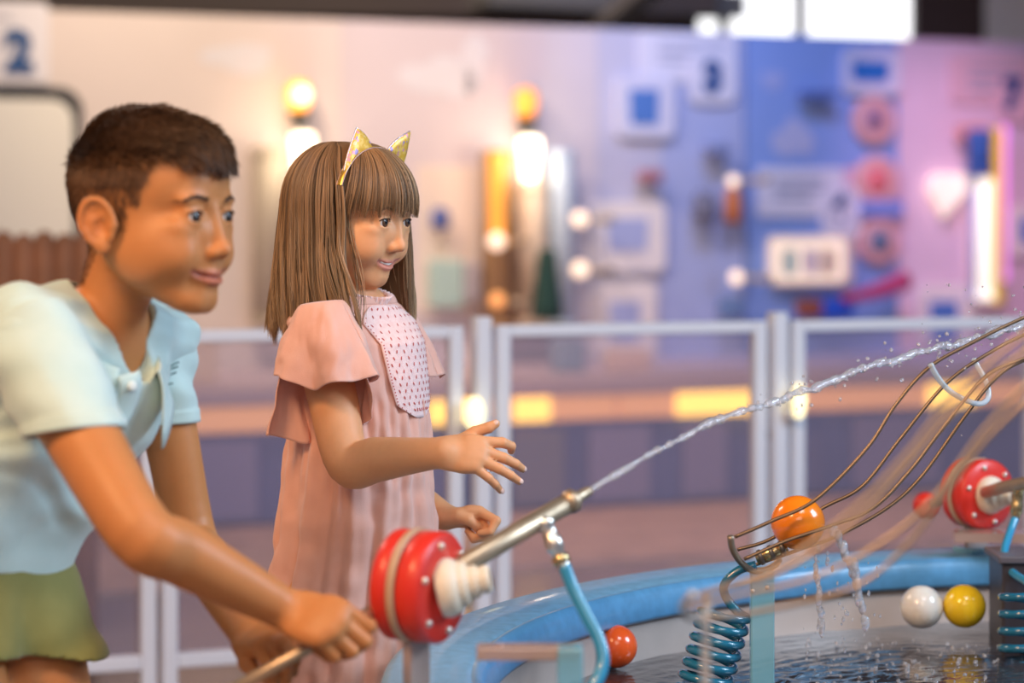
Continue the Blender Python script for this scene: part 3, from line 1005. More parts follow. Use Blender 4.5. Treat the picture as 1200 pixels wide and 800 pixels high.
# flutter sleeves: two tiers
def flutter(top_c, axis, fwd, side, r0, r1, L_, waves, seed, arc=(0, 2*math.pi), amp=.012, lenvar=None, ph=0.0):
    axis = nrm(axis); fwd = nrm(fwd-axis*np.dot(axis, fwd)); side = nrm(np.cross(axis, fwd))
    nu_, nv_ = 150, 40
    ths = np.linspace(arc[0], arc[1], nu_); G = np.zeros((nv_, nu_, 3))
    TT, VVv = np.meshgrid(ths, np.linspace(0, 1, nv_))
    NZ = vnoise(np.stack([np.cos(TT)*1.6, np.sin(TT)*1.6, VVv*2.2+seed*3.1-TT*.5], -1), 1.7, 31)+.4*vnoise(np.stack([np.cos(TT)*3, np.sin(TT)*3, VVv*3-TT], -1), 2.2, 33)
    for i, v in enumerate(np.linspace(0, 1, nv_)):
        for j, t in enumerate(ths):
            w = math.sin(waves*t+ph)*.7+.4*math.sin((waves+3)*t+1.3+seed)
            r = lerp(r0, r1, v**.60)+amp*w*v**1.5+.006*NZ[i, j]*v**.5
            LL = L_*(lenvar(t) if lenvar else 1)
            G[i, j] = top_c+axis*LL*(v-.012*0)+fwd*r*math.cos(t)+side*r*math.sin(t)*1.0-axis*.010*w*v**2*.8
            G[i, j] += axis*0
    dome = G
    return dome
ar_n = nrm(el_n-shn)
up_n = P(377, 355, 3.10)
Gt = flutter(up_n, np.array([.12, -.10, -1.0]), gR[0], gR[1], .027, .064, .093, 3, 1, amp=.014, lenvar=lambda t: 1+.17*math.cos(t-.5), ph=.6)
grid_surface('sleeve', Gt, pink, dress, thickness=.0016)
Gt = flutter(up_n-np.array([0, 0, .03]), np.array([.06, -.05, -1.0]), gR[0], gR[1], .040, .064, .130, 3, 2, arc=(math.pi-.55, 2*math.pi+.25), amp=.014, lenvar=lambda t: (1-.10*math.cos(t))*(.45+.55*sstep(0, .7, 2*math.pi+.25-t)), ph=.2)
grid_surface('sleeve_tier', Gt, pink, dress, thickness=.0016)
up_f = shf+np.array([0, 0, .028])-gR[1]*.012
Gt = flutter(up_f, np.array([.10, .05, -1.0]), gR[0], gR[1], .020, .070, .100, 4, 3, amp=.010, ph=1.0)
grid_surface('sleeve', Gt, pink, dress, thickness=.0016)

# ---------------- the boy
BH = Head(P(166, 254, 2.65), head_frame(math.radians(25.5), math.radians(0), 0), 1.14)
bR = head_frame(math.radians(38))
def bw(px, py, f=0, l=0, Y=2.68): return P(px, py, Y)+bR[0]*f+bR[1]*l
skin_b = mat('boy_skin', (.6, .3, .15), .45, tint=True, sss=.12, bump=.06, bscale=450, spec=.4)
boy = empty('person', 'boy with short dark hair leaning in to grip the water jet handle', 'person',
            loc=(P(-40, 700, 2.68)[0], 2.68, 0))
fb = Field((-.80, 2.22, -.01), (-.08, 3.06, 1.24), .0024)
sculpt_head(fb, BH, ears=True, neck_r=(35, 36), neck_to=(-46, 0, -112), rec=0, ear_x=13, back=12, lid=4.5, chin=3, mz=-5, mw=29, nz=-4)
bsp = [bw(103, 405), bw(62, 480), bw(8, 560), bw(-50, 640), bw(-72, 690)]
for a, b, ra, rb in zip(bsp[:-1], bsp[1:], (.052, .062, .062, .062), (.062, .062, .062, .062)):
    for sy in (-1, 0, 1): fb.cone(a+bR[1]*sy*.045, b+bR[1]*sy*.045, ra, rb, .02)
bsn = P(28, 398, 2.57); bsf = P(178, 402, 2.80)
fb.cone(bsn, bw(103, 395), .042, .045, .02); fb.cone(bsf, bw(103, 395), .042, .045, .02)
ben = P(163, 622, 2.41); bwn = P(329, 711, 2.50)
bef = P(224, 628, 2.80); bwf = P(291, 742, 2.60)
fb.limb([bsn, lerp(bsn, ben, .5), ben, lerp(ben, bwn, .28), lerp(ben, bwn, .72), bwn], [.042, .0385, .0335, .0325, .0265, .0215], .012, 26)
fb.limb([bsf, lerp(bsf, bef, .5), bef, lerp(bef, bwf, .3), lerp(bef, bwf, .72), bwf], [.038, .0315, .029, .030, .025, .0205], .012, 26)
# the grip: the rod's line, shared with the water jet below
ROD_A = P(290, 799, 2.47); ROD_B = P(690, 572, 2.62)
rod_d = nrm(ROD_B-ROD_A)
# near (right) hand
KN = P(392, 733, 2.47)                                     # knuckle of the middle finger
fhn = nrm(KN-bwn); uhn = np.array([-.02, -.72, .55]); uhn = nrm(uhn-fhn*fhn.dot(uhn)); shn_ = np.cross(uhn, fhn)
scb = 1.0
fist = [(44, 78, 50), (50, 80, 52), (54, 80, 52), (60, 80, 50)]
hb1, Tb1 = sculpt_hand(fb, bwn+fhn*.004, fhn, uhn, shn_, fist,
                       [(.014, .014, -.010), (.036, .026, -.016), (.056, .030, -.026), (.072, .020, -.036), (.078, .004, -.040)], scb, .5)
KF = P(336, 752, 2.53)
fhf = nrm(KF-bwf+np.array([.01, -.02, 0])); uhf = np.array([.05, -.55, .75]); uhf = nrm(uhf-fhf*fhf.dot(uhf)); shf_ = np.cross(fhf, uhf)
hb2, Tb2 = sculpt_hand(fb, bwf, fhf, uhf, shf_, [(42, 78, 50), (48, 80, 52), (52, 80, 52), (58, 80, 50)],
                       [(.014, .014, -.010), (.036, .028, -.018), (.056, .030, -.028), (.072, .020, -.036), (.078, .004, -.040)], .95, .5)
# legs
for sy, kx in ((-1, 0), (1, 8)):
    hip = bw(-30, 700)+bR[1]*sy*.058
    knee = np.array([hip[0], hip[1], .385])+bR[0]*(.085+.0*kx)
    ank = np.array([hip[0], hip[1], .075])+bR[0]*.02
    fb.limb([hip, knee, lerp(knee, ank, .35), ank], [.066, .050, .050, .032], .02)
    fb.chain([ank-bR[0]*.02-np.array([0, 0, .038]), ank+bR[0]*.08-np.array([0, 0, .044]), ank+bR[0]*.14-np.array([0, 0, .052])], [.032, .030, .020], .02)
VB, QB = fb.mesh(); del fb
def boy_hairline(q):
    x, y, z = q[:, 0], np.abs(q[:, 1]), q[:, 2]
    front = sstep(-3, 5, z-(57-.0006*(y-10)**2*1.0-.10*np.clip(y-30, 0, 99)))
    temple = sstep(-4, 4, (44-.25*(30-z).clip(-40, 30))-x)*(z > -6)
    sideburn = sstep(-3, 3, 27-x)*(z > -14)*(x > 8)
    behind = sstep(-4, 6, z-np.interp(x, [-90, -45, -20, 4], [-72, -66, -22, 8]))*(x < 8)
    m = np.maximum.reduce([front*(z > 40), temple*(z > 12), sideburn, behind*(x < 8)])
    m *= 1-((x > -14) & (x < 28) & (z < 18) & (y > 71)).astype(float)      # the ears stay bare
    dens = np.clip(.20+.75*sstep(38, 62, z)+.5*sstep(-20, -52, x), 0, .96)
    return m*dens, (.075, .035, .018)
cb = skin_tints(BH, VB, (.58, .24, .085), (.52, .16, .11), boy_hairline)
mesh_np('body', VB, QB, skin_b, boy, colors=cb)
nail_b = mat('boy_nail', (.70, .38, .28), .25, coat=.4)
nails(boy, hb1, Tb1, uhn, 1.0, nail_b, skip=(1, 2, 3))
eyes(BH, boy, [(.98, -.02, -.02), (.98, .08, -.02)], (.03, .018, .012))
brow_b = mat('boy_brow', (.06, .028, .015), .6)
lashes_and_brows(BH, head_tree(BH, VB, QB), boy, brow_b, 24, 1.0, 3, 15.0, 4.7)
tt = np.linspace(-1, 1, 9)

# hair grown from the scalp
rb = rng(11)
q = BH.l(VB)
m_, _ = boy_hairline(q)
ok = (m_ > .15) & (q[:, 2] > -72)
idx = np.nonzero(ok)[0]
pick = rb.choice(idx, 24000)
qr = q[pick]+rb.normal(size=(24000, 3))*.8
nn = (qr-np.array([2, 0, 26]))/np.array([82, 70, 70])**2
nn /= np.linalg.norm(nn, axis=1)[:, None]
top = sstep(44, 64, qr[:, 2]+vnoise(qr, .08, 2)*4)
back_ = sstep(-20, -60, qr[:, 0])
fw = np.array([1, 0, 0])-nn*nn[:, :1]; fw /= np.linalg.norm(fw, axis=1)[:, None]+1e-6
dn = np.array([.15, 0, -1])-nn*(nn @ np.array([.15, 0, -1]))[:, None]; dn /= np.linalg.norm(dn, axis=1)[:, None]+1e-6
cl = vnoise(qr*np.array([.35, 1, 1]), .07, 7)[:, None]
d0 = nn*(.95+.35*cl)+fw*(.85)+np.cross(nn, fw)*cl*.35
d1 = nn*.22+dn*1.0-fw*.25
d = d1*(1-top[:, None])+d0*top[:, None]; d /= np.linalg.norm(d, axis=1)[:, None]
Lh = np.where(top > .5, 12+11*sstep(52, 66, qr[:, 2]+5*vnoise(qr, .15, 5))+7*rb.random(24000), 4+3.0*back_*rb.random(24000)+3*rb.random(24000)+6*sstep(24, 44, qr[:, 2]))
Lh = Lh*(1+.15*cl[:, 0])
ts = np.linspace(0, 1, 6)
pth = qr[:, None, :]+d[:, None, :]*Lh[:, None, None]*ts[None, :, None]
fringe = sstep(48, 74, qr[:, 0])*(top > .5)
bend = -(ts**2)[None, :, None]*(top)[:, None, None]*(nn*9)[:, None, :]
pth = pth+bend
pth[:, :, 2] -= (ts**2)[None, :]*(fringe*13)[:, None]
pth[:, :, 0] += np.sin(ts*2)[None, :]*(fringe*2)[:, None]
shade = (.55+.9*rb.random((24000, 1)))
tb = np.array([.075, .036, .018])*shade*(1+1.5*(1-top[:, None])*(1-back_[:, None]))
hair_b = mat('boy_hair', (.1, .05, .03), .45, tint=True, spec=.4)
hair_tubes('hair', BH.w(pth.reshape(-1, 3)).reshape(pth.shape), np.where(top > .5, .00065, .0004), hair_b, boy, tb)

# polo shirt
mint = cloth_mat('mint_pique', (.56, .75, .73), (.60, .78, .76), 30, bump=.35, weave=700)
polo = empty('polo_shirt', 'pale mint short-sleeved polo shirt with open collar on the leaning boy', 'shirt', loc=bw(-20, 640))
fs = Field((-.86, 2.42, .58), (-.30, 3.02, 1.03), .003)
for a, b, ra, rb_ in zip(bsp[:-1], bsp[1:], (.056, .076, .076, .088), (.076, .076, .088, .096)):
    for sy in (-1, -.5, 0, .5, 1): fs.cone(a+bR[1]*sy*.052, b+bR[1]*sy*.052, ra, rb_, .015)
fs.cone(bsn, bw(103, 402), .053, .050, .03); fs.cone(bsf, bw(103, 402), .050, .050, .03)
fs.cone(bw(150, 455), bw(80, 440), .028, .05, .03)
def shirt_folds(G):
    q = (G-bsp[2]) @ bR.T
    a = (q[:, 2]*.86-q[:, 0]*.5)                 # along the spine
    w = np.sin(70*a+22*q[:, 1]+14*q[:, 0]+3*vnoise(G, 9, 5))
    k = sstep(.0, .05, G[:, 2]-(hem_c[2]+.0))
    return (.0052*w*np.abs(w)+.0055*vnoise(G, 14, 3)+.0025*vnoise(G, 34, 4))*(.15+.85*k)
hem_c = bw(-14, 652)
fs.disp(shirt_folds, (-.86, 2.42, .58), (-.30, 3.02, 1.00))
sp_dir = nrm(bsp[3]-bsp[2])
fs.plane_cut(hem_c, sp_dir*np.array([.45, .45, 1]), (-.86, 2.42, .58), (-.30, 3.02, .78), .001)
# neck opening
nk = BH.w(-46, 0, -112); nkd = nrm(BH.w(-20, 0, -50)-nk)
fs.cone(nk-nkd*.012, nk+nkd*.06, .046, .052, .004, True)
fs.cone(nk+bR[0]*.025-nkd*.01, bw(140, 428)+bR[0]*.035, .034, .016, .006, True)
VS, QS = fs.mesh(); del fs
mesh_np('shirt_body', VS, QS, mint, polo)
def sleeve(name, a, b, r0, r1, material, parent, hem_ax, seed=0, hem=.014):
    ax = nrm(b-a); L_ = np.linalg.norm(b-a)
    u = nrm(np.cross(ax, [0.3, 1, .2])); w = np.cross(ax, u)
    rows = []
    th = np.linspace(0, 2*math.pi, 72, endpoint=False)
    for v in np.linspace(0, 1, 44):
        r = lerp(r0, r1, v)
        c = a+ax*L_*v
        ax2 = nrm(lerp(ax, nrm(hem_ax), v**1.5))
        u = nrm(np.cross(ax2, [0.3, 1, .2])); w = np.cross(ax2, u)
        hb = .0016 if v > 1-hem/L_ else 0
        f_ = .0040*np.sin(3*th+5*v+seed)*(1-v*.6)+.003*np.sin(11*v+2*th+seed*2)*math.sin(math.pi*min(1, v*1.05))
        rr = r+.0012+hb+f_*.9+.0014*vnoise(np.stack([np.cos(th)*2, np.sin(th)*2, np.full(72, v*5.0)+seed], 1), 1.3, 2)
        rows.append(c+np.cos(th)[:, None]*u*rr[:, None]+np.sin(th)[:, None]*w*rr[:, None])
    # turn the hem inwards
    rows.append(c-ax*.001+(rows[-1]-c)*.93); rows.append(c-ax*.012+(rows[-1]-c)*.99)
    return grid_surface(name, np.array(rows), material, parent, closed_u=True, thickness=.0014)
sleeve('sleeve', bsn+np.array([.002, 0, .004]), P(90, 506, 2.495), .054, .0505, mint, polo, (.12, -.15, -1), 1)
sleeve('sleeve', bsf, P(191, 494, 2.80), .0475, .039, mint, polo, (.02, 0, -1), 3)
# folded collar, open at the front
cols = empty('collar', None, None); cols.parent = polo; cols.matrix_parent_inverse = world_of(polo).inverted()
def collar(sgn):
    f_ = nrm(bR[0]-nkd*bR[0].dot(nkd)); l_ = np.cross(nkd, f_)
    rows = []
    base = nk-nkd*.002
    for t in np.linspace(0, 1, 40):
        an = lerp(math.pi+.0, math.radians(28), t)*sgn
        d_ = f_*math.cos(an)+l_*math.sin(an)
        drop = lerp(.0, .030, sstep(.3, 1, t))
        tip = .034*sstep(.80, 1, t)
        prof = [(.049, -.010), (.051, .012), (.054, .019), (.058, .015), (.069, -.004), (.080+.008*t, -.026-tip)]
        row = [base+d_*(r+.006*t*(1 if k < 3 else 1))+nkd*(h_-drop)+f_*.020*sstep(.4, 1, t) for k, (r, h_) in enumerate(prof)]
        rows.append(smooth_path(row, 16))
    G = np.array(rows)
    return grid_surface('collar_leaf', G, mint, polo, thickness=.0020)
bpy.data.objects.remove(cols)
collar(1); collar(-1)
# placket with buttons
rows = []
for py_, px_ in ((438, 150), (455, 153), (475, 150), (495, 140), (515, 122)):
    rows.append(P(px_, py_, 2.605))
plk = smooth_path(rows, 24)
wv = nrm(bR[1]+np.array([.25, 0, .2]))
G = np.array([[p+wv*s_*.014-bR[0]*abs(s_)*.002+nrm([.5, -.8, .1])*.004*math.sin(7*i/24+1) for s_ in np.linspace(-1, 1, 7)] for i, p in enumerate(plk)])
grid_surface('placket', G, mint, polo, thickness=.003)
btn = mat('shirt_button', (.75, .85, .85), .3, coat=.5)
for k in (5, 17):
    bm = bmesh.new(); bm_lathe(bm, [(0, .0035), (.003, .0035), (.0052, .003), (.0055, 0)], plk[k]+nrm([.5, -.8, .1])*.004, (.5, -.8, .1), 16)
    from_bm('button', bm, btn, polo)
# small dark stitched emblem on the far sleeve
emb = mat('emblem_thread', (.10, .20, .20), .6)
bm = bmesh.new(); me_paths = [((192, 447), (198, 440), (207, 436)), ((194, 440), (200, 433), (209, 429)), ((197, 433), (203, 427), (210, 424)), ((190, 452), (196, 450), (203, 449))]
ec = P(200, 438, 2.745)
VV = []; FF = []
for pp in me_paths:
    pts = smooth_path([P(a, b, 2.743) for a, b in pp], 8)
    v_, f_ = tube_np(pts, .0011, 6); k0 = sum(len(x) for x in VV)
    VV.append(v_); FF += [[i+k0 for i in g] for g in f_]
bm.free()
mesh_np('emblem', np.vstack(VV), FF, emb, polo)

# olive shorts
olive = cloth_mat('olive_twill', (.20, .195, .045), (.235, .23, .06), 22, bump=.3, weave=600)
shorts = empty('shorts', 'olive green cotton shorts on the leaning boy', 'shorts', loc=bw(-40, 700))
fo = Field((-.88, 2.40, .50), (-.34, 3.04, .78), .003)
for sy in (-1, -.5, 0, .5, 1): fo.cone(bw(-50, 668)+bR[1]*sy*.05, bw(-50, 710)+bR[1]*sy*.055, .080, .084, .02)
for sy in (-1, 1):
    hip = bw(-28, 712)+bR[1]*sy*.058
    knee = np.array([hip[0], hip[1], .385])+bR[0]*.085
    fo.cone(hip, lerp(hip, knee, .62), .076, .088, .02)
def short_folds(G):
    w = np.sin(60*(G[:, 2]-.5*G[:, 0])+4*vnoise(G, 10, 8))
    return .0035*w+.005*vnoise(G, 13, 6)
fo.disp(short_folds, (-.88, 2.40, .50), (-.34, 3.04, .78))
hc = P(60, 782, 2.6)
fo.plane_cut(hc, (-.22, 0, -1), (-.88, 2.40, .50), (-.34, 3.04, .66), .001)
for sy in (-1, 1):
    hip = bw(-28, 712)+bR[1]*sy*.058; knee = np.array([hip[0], hip[1], .385])+bR[0]*.085
    fo.cone(lerp(hip, knee, .35), lerp(hip, knee, .8), .064, .076, .002, True)
VO, QO = fo.mesh(); del fo
mesh_np('shorts_body', VO, QO, olive, shorts)
# belt line

# ------------------------------------------------------------------ the hall
def struct(o): o['kind'] = 'structure'; return o
def box(name, c, size, m, parent=None, rotz=0.0, bevel=0.0, rot=None):
    bm = bmesh.new()
    bm_box(bm, c, size, rot=(rot or Matrix.Rotation(rotz, 3, 'Z')), bevel=bevel)
    return from_bm(name, bm, m, parent, smooth=False)

# the exhibition wall recedes to the right: its own frame
WA = np.array([-1.906, 9.0, 0.0]); WB = np.array([2.287, 10.8, 0.0])
wd = nrm(WB-WA); wn = np.array([wd[1], -wd[0], 0.0])           # along the wall; out of the wall towards the hall
w_ang = math.atan2(wd[1], wd[0])
def wall_pt(px, py, off=0.0):
    """the point of the wall's face (moved out by off) seen at px, py"""
    d = np.array([(px-600.0)/F, 1.0, -(py-HY)/F])
    o = np.array([0, 0, ZC]); a = WA+wn*off
    t = ((a-o) @ wn)/(d @ wn)
    return o+d*t
RW = Matrix.Rotation(w_ang, 3, 'Z')                              # x along wall, y into the wall, z up
def wsize(px0, px1, py0, py1, off=0.0):
    a, b = wall_pt(px0, py0, off), wall_pt(px1, py1, off)
    return np.linalg.norm((b-a)[:2]), abs(a[2]-b[2])

WALL_H = ZC+240*9.0/F
floor_m = mat('floor_vinyl', (.33, .27, .27), .22, noise=.10, nscale=3, bump=.05, bscale=40)
cream_m = mat('wall_cream', (.74, .67, .67), .7, noise=.03, nscale=2)
blue_m = mat('wall_blue', (.27, .41, .80), .65, noise=.03, nscale=2)
blue_pale_m = mat('wall_pale_blue', (.44, .50, .74), .65, noise=.03, nscale=2)
bluelit_m = mat('wall_bluelit_c', (.45, .52, .78), .65, noise=.03, nscale=2)  # blue light wash painted into the panel colour
pinkw_m = mat('wall_rose', (.80, .62, .74), .65, noise=.03, nscale=2)
dark_m = mat('ceiling_dark', (.07, .065, .07), .8)
grey_m = mat('ceiling_grey', (.22, .22, .22), .8)

struct(box('floor', (0, 6.4, -.05), (11, 16.4, .1), floor_m))
# wall sections, left to right: cream, steps coloured like blue light, blue, rose
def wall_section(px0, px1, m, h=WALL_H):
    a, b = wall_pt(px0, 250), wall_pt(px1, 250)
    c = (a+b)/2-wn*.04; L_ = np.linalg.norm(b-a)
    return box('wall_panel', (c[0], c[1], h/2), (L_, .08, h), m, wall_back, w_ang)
a, b = wall_pt(-420, 250), wall_pt(1650, 250)
c = (a+b)/2-wn*.10
wall_back = struct(box('wall_back', (c[0], c[1], WALL_H/2), (np.linalg.norm(b-a), .04, WALL_H), cream_m, None, w_ang))
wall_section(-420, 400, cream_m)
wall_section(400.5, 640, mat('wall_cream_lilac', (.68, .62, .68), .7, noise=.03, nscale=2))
wall_section(640.5, 700, mat('wall_bluelit_a', (.68, .64, .70), .65, noise=.03, nscale=2))
wall_section(700.5, 775, mat('wall_bluelit_b', (.58, .59, .73), .65, noise=.03, nscale=2))  # panel colours step towards blue, painting in the light's soft edge
wall_section(775.5, 872, bluelit_m); wall_section(875, 1052, blue_m); wall_section(1053, 1650, pinkw_m)
# hall behind and above the exhibition wall
rear_m = mat('rear_wall', (.10, .075, .07), .8)
c = wall_pt(600, 250)-wn*3.2
struct(box('wall_rear', (c[0], c[1], 2.0), (14, .1, 4.0), rear_m, None, w_ang))
struct(box('wall_left', (-4.6, 6.4, 2.0), (.1, 16.2, 4.0), cream_m))
struct(box('wall_right', (4.9, 6.4, 2.0), (.1, 16.2, 4.0), blue_m))
struct(box('ceiling', (0, 6.4, 4.02), (9.6, 16.4, .08), dark_m))
# ceiling beams seen above the wall
def beam(px0, py0, px1, py1, Y0, Y1, w, h, m):
    a, b = P(px0, py0, Y0), P(px1, py1, Y1)
    d = b-a; L_ = np.linalg.norm(d)
    rot = Vector(d).to_track_quat('X', 'Z').to_matrix()
    o = box('ceiling_beam', (a+b)/2, (L_, w, h), m, None, rot=rot)
    return tag(o, None, None, None)
bm_ = beam(-200, 0, 830, 0, 10.6, 11.9, .25, .16, mat('beam_brown', (.16, .13, .12), .7)); tag(bm_, 'dark brown ceiling beam running above the exhibition wall', 'beam')
bm_ = beam(690, 45, 770, -20, 12.0, 11.0, .12, .07, mat('beam_light', (.62, .60, .58), .6)); tag(bm_, 'light grey slanting beam above the wall, left of the bright windows', 'beam')
bm_ = beam(560, -8, 860, 8, 11.3, 12.1, .2, .12, mat('beam_grey', (.33, .33, .32), .7)); tag(bm_, 'grey ceiling beam behind the light slanting beam', 'beam')
# bright windows of the hall, each its own opening with frame
win_glow = mat('window_daylight', (1, 1, 1), .5, emit=(1, 1, 1), estr=1.7)
frame_m = mat('window_frame', (.25, .24, .25), .5)
def hall_window(name, px0, px1, py0, py1, Y):
    a, b = P(px0, py0, Y), P(px1, py1, Y)
    w, h = b[0]-a[0], a[2]-b[2]
    c = (a+b)/2
    fr = box(name, (c[0], c[1]+.05, c[2]), (w+.10, .04, h+.10), frame_m); struct(fr)
    pane = box('pane', (c[0], c[1]+.02, c[2]), (w, .03, h), win_glow, fr, bevel=.01)
    for k in (0, 1):
        box('frame_side', ((a[0] if k == 0 else b[0])+(-.02 if k == 0 else .02), c[1], c[2]), (.04, .07, h+.08), frame_m, fr)
hall_window('window_1', 850, 930, -60, 46, 12.2)
hall_window('window_2', 944, 1066, -60, 51, 12.3)
hall_window('window_3', 818, 845, 14, 44, 12.2)
o_ = box('wall_rear_panel', P(1190, 10, 12.0), (.30, .05, .40), mat('rear_panel', (.92, .86, .78), .7)); tag(o_, 'beige board above the wall at the right edge', 'board')
o_ = box('dark_cupboard', P(1112, 0, 12.3), (.38, .2, .45), mat('cupboard_brown', (.085, .05, .045), .7)); tag(o_, 'dark brown cupboard top showing above the wall right of the windows', 'cupboard')
o_ = box('partition_cap', (0, 0, 0), (.01, .01, .01), dark_m); bpy.data.objects.remove(o_)

# ---- panels, placards and lamps on the wall
sign_m = mat('placard_pale', (.80, .80, .90), .6)
print_m = mat('print_grey', (.42, .44, .56), .7)
num_m = mat('number_blue', (.015, .08, .27), .6)
def rounded_plate(name, px0, px1, py0, py1, off, thick, r, m, parent=None, skew=0.0):
    """plate with rounded corners lying on the wall"""
    w, h = wsize(px0, px1, py0, py1); c = wall_pt((px0+px1)/2, (py0+py1)/2, off)
    pts = []
    for cx, cz, a0 in ((w/2-r, h/2-r, 0), (-w/2+r, h/2-r, 90), (-w/2+r, -h/2+r, 180), (w/2-r, -h/2+r, 270)):
        for k in range(7):
            a = math.radians(a0+15*k); pts.append((cx+r*math.cos(a), cz+r*math.sin(a)))
    pts = [(x*(1+skew*z/h), z) for x, z in pts]
    return wall_prism(name, pts, c, thick, m, parent)
def wall_prism(name, pts, c, thick, m, parent=None):
    n = len(pts); V = []
    for s_ in (0, 1):
        for x, z in pts: V.append(np.asarray(c)+wd*x+np.array([0, 0, z])+wn*thick*s_)
    Fc = [list(range(n))[::-1], list(range(n, 2*n))]+[[k, (k+1) % n, n+(k+1) % n, n+k] for k in range(n)]
    return mesh_np(name, V, Fc, m, parent, smooth=False)
def wall_text(txt, px, py, size, m, parent, off=.02, bold=.0):
    cu = bpy.data.curves.new('number', 'FONT'); cu.body = txt; cu.size = size; cu.extrude = .004; cu.offset = bold
    cu.align_x = 'CENTER'; cu.align_y = 'CENTER'
    t = bpy.data.objects.new('number', cu); COL.objects.link(t)
    dg = bpy.context.evaluated_depsgraph_get(); me = bpy.data.meshes.new_from_object(t.evaluated_get(dg))
    bpy.data.objects.remove(t)
    M = np.array([[v.co.x, v.co.y, v.co.z] for v in me.vertices])
    c = wall_pt(px, py, off)
    V = c+M[:, :1]*wd+M[:, 1:2]*np.array([0, 0, 1.0])+M[:, 2:3]*wn
    o = mesh_np('number', V, [list(p.vertices) for p in me.polygons], m, parent, smooth=False)
    return o
def placard(label, px0, px1, py0, py1, txt, tx, ty, size, lines, badge=None, m=None):
    w, h = wsize(px0, px1, py0, py1)
    o = rounded_plate('placard', px0, px1, py0, py1, .002, .012, .02, m or sign_m)
    tag(o, label, 'sign', 'numbered placards on the exhibition wall')
    if badge:
        rounded_plate('number_badge', *badge, .010, .014, .05, m or sign_m, o)
    for (a0, a1, yy) in lines:
        rounded_plate('printed_line', a0, a1, yy-3, yy+3, .0142, .0012, .004, print_m, o)
    wall_text(txt, tx, ty, size, num_m, o, .026, .012)
    return o
placard('pale placard with a bold blue number 2 in the top left corner', -60, 57, 0, 98, '2', 22, 62, .20, [(-30, 14, 21)])
placard('pale placard with blue number 3 left of the first bright window', 748, 862, 36, 98, '3', 835, 92, .17,
        [(772, 850, 52), (772, 846, 62), (772, 838, 72)], (806, 862, 62, 122))
placard('pale placard with blue number 6 in the middle of the blue wall', 886, 988, 196, 254, '6', 985, 249, .18,
        [(908, 965, 212), (908, 968, 222), (908, 950, 232)], (962, 1006, 218, 280))
placard('rose placard with dark blue number 7 at the top right', 1112, 1260, 64, 124, '7', 1186, 112, .19,
        [(1136, 1196, 80), (1136, 1190, 92), (1136, 1176, 104)], (1168, 1210, 84, 144), mat('placard_rose', (.82, .55, .62), .6))

# big white display screen on the left with a black rim and a brown scalloped roof model before it
scr = empty('display_board', 'large white board with black rounded rim behind the boy', 'board', loc=wall_pt(0, 330))
rounded_plate('rim', -140, 97, 101, 420, .0, .03, .09, mat('rim_black', (.03, .025, .02), .4), scr)
rounded_plate('board_face', -140, 86, 116, 420, .012, .024, .08, mat('board_white', (.86, .86, .82), .5), scr)
roof = empty('scalloped_screen', 'terracotta brown scalloped low partition behind the boy\'s shoulder', 'partition', loc=P(20, 330, 6.2))
terr = mat('terracotta', (.36, .16, .085), .7, noise=.2, nscale=9)
for k in range(7):
    cx = -44+k*24
    c = P(cx, 330, 6.2)
    bm = bmesh.new()
    zt = P(cx, 270+3*(k % 2), 6.2)[2]
    bm_lathe(bm, [(0, zt), (.012, zt-.003), (.024, zt-.014), (.031, zt-.04), (.033, .0), (0, 0)], (c[0], c[1], 0), (0, 0, 1), 14)
    from_bm('slat', bm, terr, roof)
box('rail', (P(28, 330, 6.23)[0], 6.24, .5), (.46, .03, .06), terr, roof)

# torch-like lamps with a white lamp below
def torch(label, px, py, pyw, bright, orange, white):
    t = empty('wall_lamp', label, 'lamp', 'pair of amber and white lamps on the cream wall', loc=wall_pt(px, py, .1))
    c = wall_pt(px, py, .12)
    am = mat('amber_glow', (1, .5, .1), .3, emit=orange, estr=bright)
    bm = bmesh.new(); bm_lathe(bm, [(0, -.062), (.030, -.058), (.046, -.02), (.050, .02), (.040, .05), (.022, .064), (0, .068)], c, (0, 0, 1), 24)
    from_bm('amber_globe', bm, am, t)
    if bright > 1.5:
        bm = bmesh.new(); bmesh.ops.create_uvsphere(bm, u_segments=20, v_segments=12, radius=.036); bmesh.ops.translate(bm, verts=bm.verts, vec=Vector(c+wn*.030+np.array([0, 0, .008])))
        from_bm('hot_core', bm, mat('core_glow', (1, .9, .7), .3, emit=(1, .86, .55), estr=2.4), t)
    bm = bmesh.new(); bm_lathe(bm, [(0, -.055), (.036, -.055), (.042, -.065), (.020, -.10), (.012, -.13), (0, -.13)], c, (0, 0, 1), 20)
    from_bm('holder', bm, mat('holder_black', (.03, .03, .03), .4), t)
    c2 = wall_pt(px+5, pyw, .12)
    bm = bmesh.new(); bm_lathe(bm, [(0, -.10), (.028, -.095), (.035, -.06), (.040, 0), (.048, .06), (.042, .085), (0, .09)], c2, (0, 0, 1), 24)
    from_bm('white_lamp', bm, mat('white_glow', (1, .9, .75), .3, emit=(1, .82, .58), estr=white), t)
    box('bracket', wall_pt(px+3, (py+pyw)/2, .05), (.02, .10, .35), mat('bracket_grey', (.4, .38, .36), .5), t, w_ang)
    for nm, cc, pw, col_ in (('amber_light', wall_pt(px, py-8, .22), 1.0 if bright > 5 else .25, (1, .55, .2)), ('white_light', wall_pt(px+5, pyw, .30), 2.0, (1, .80, .55))):
        l = bpy.data.lights.new(nm, 'POINT'); l.energy = pw; l.color = col_; l.shadow_soft_size = .05
        o = bpy.data.objects.new(nm, l); COL.objects.link(o); o.location = cc; o.parent = t
        o.matrix_parent_inverse = world_of(t).inverted()
    return t
torch('brightly glowing amber globe lamp above the girl, white lamp below it', 350, 114, 182, 2.0, (1, .33, .03), 3.2)
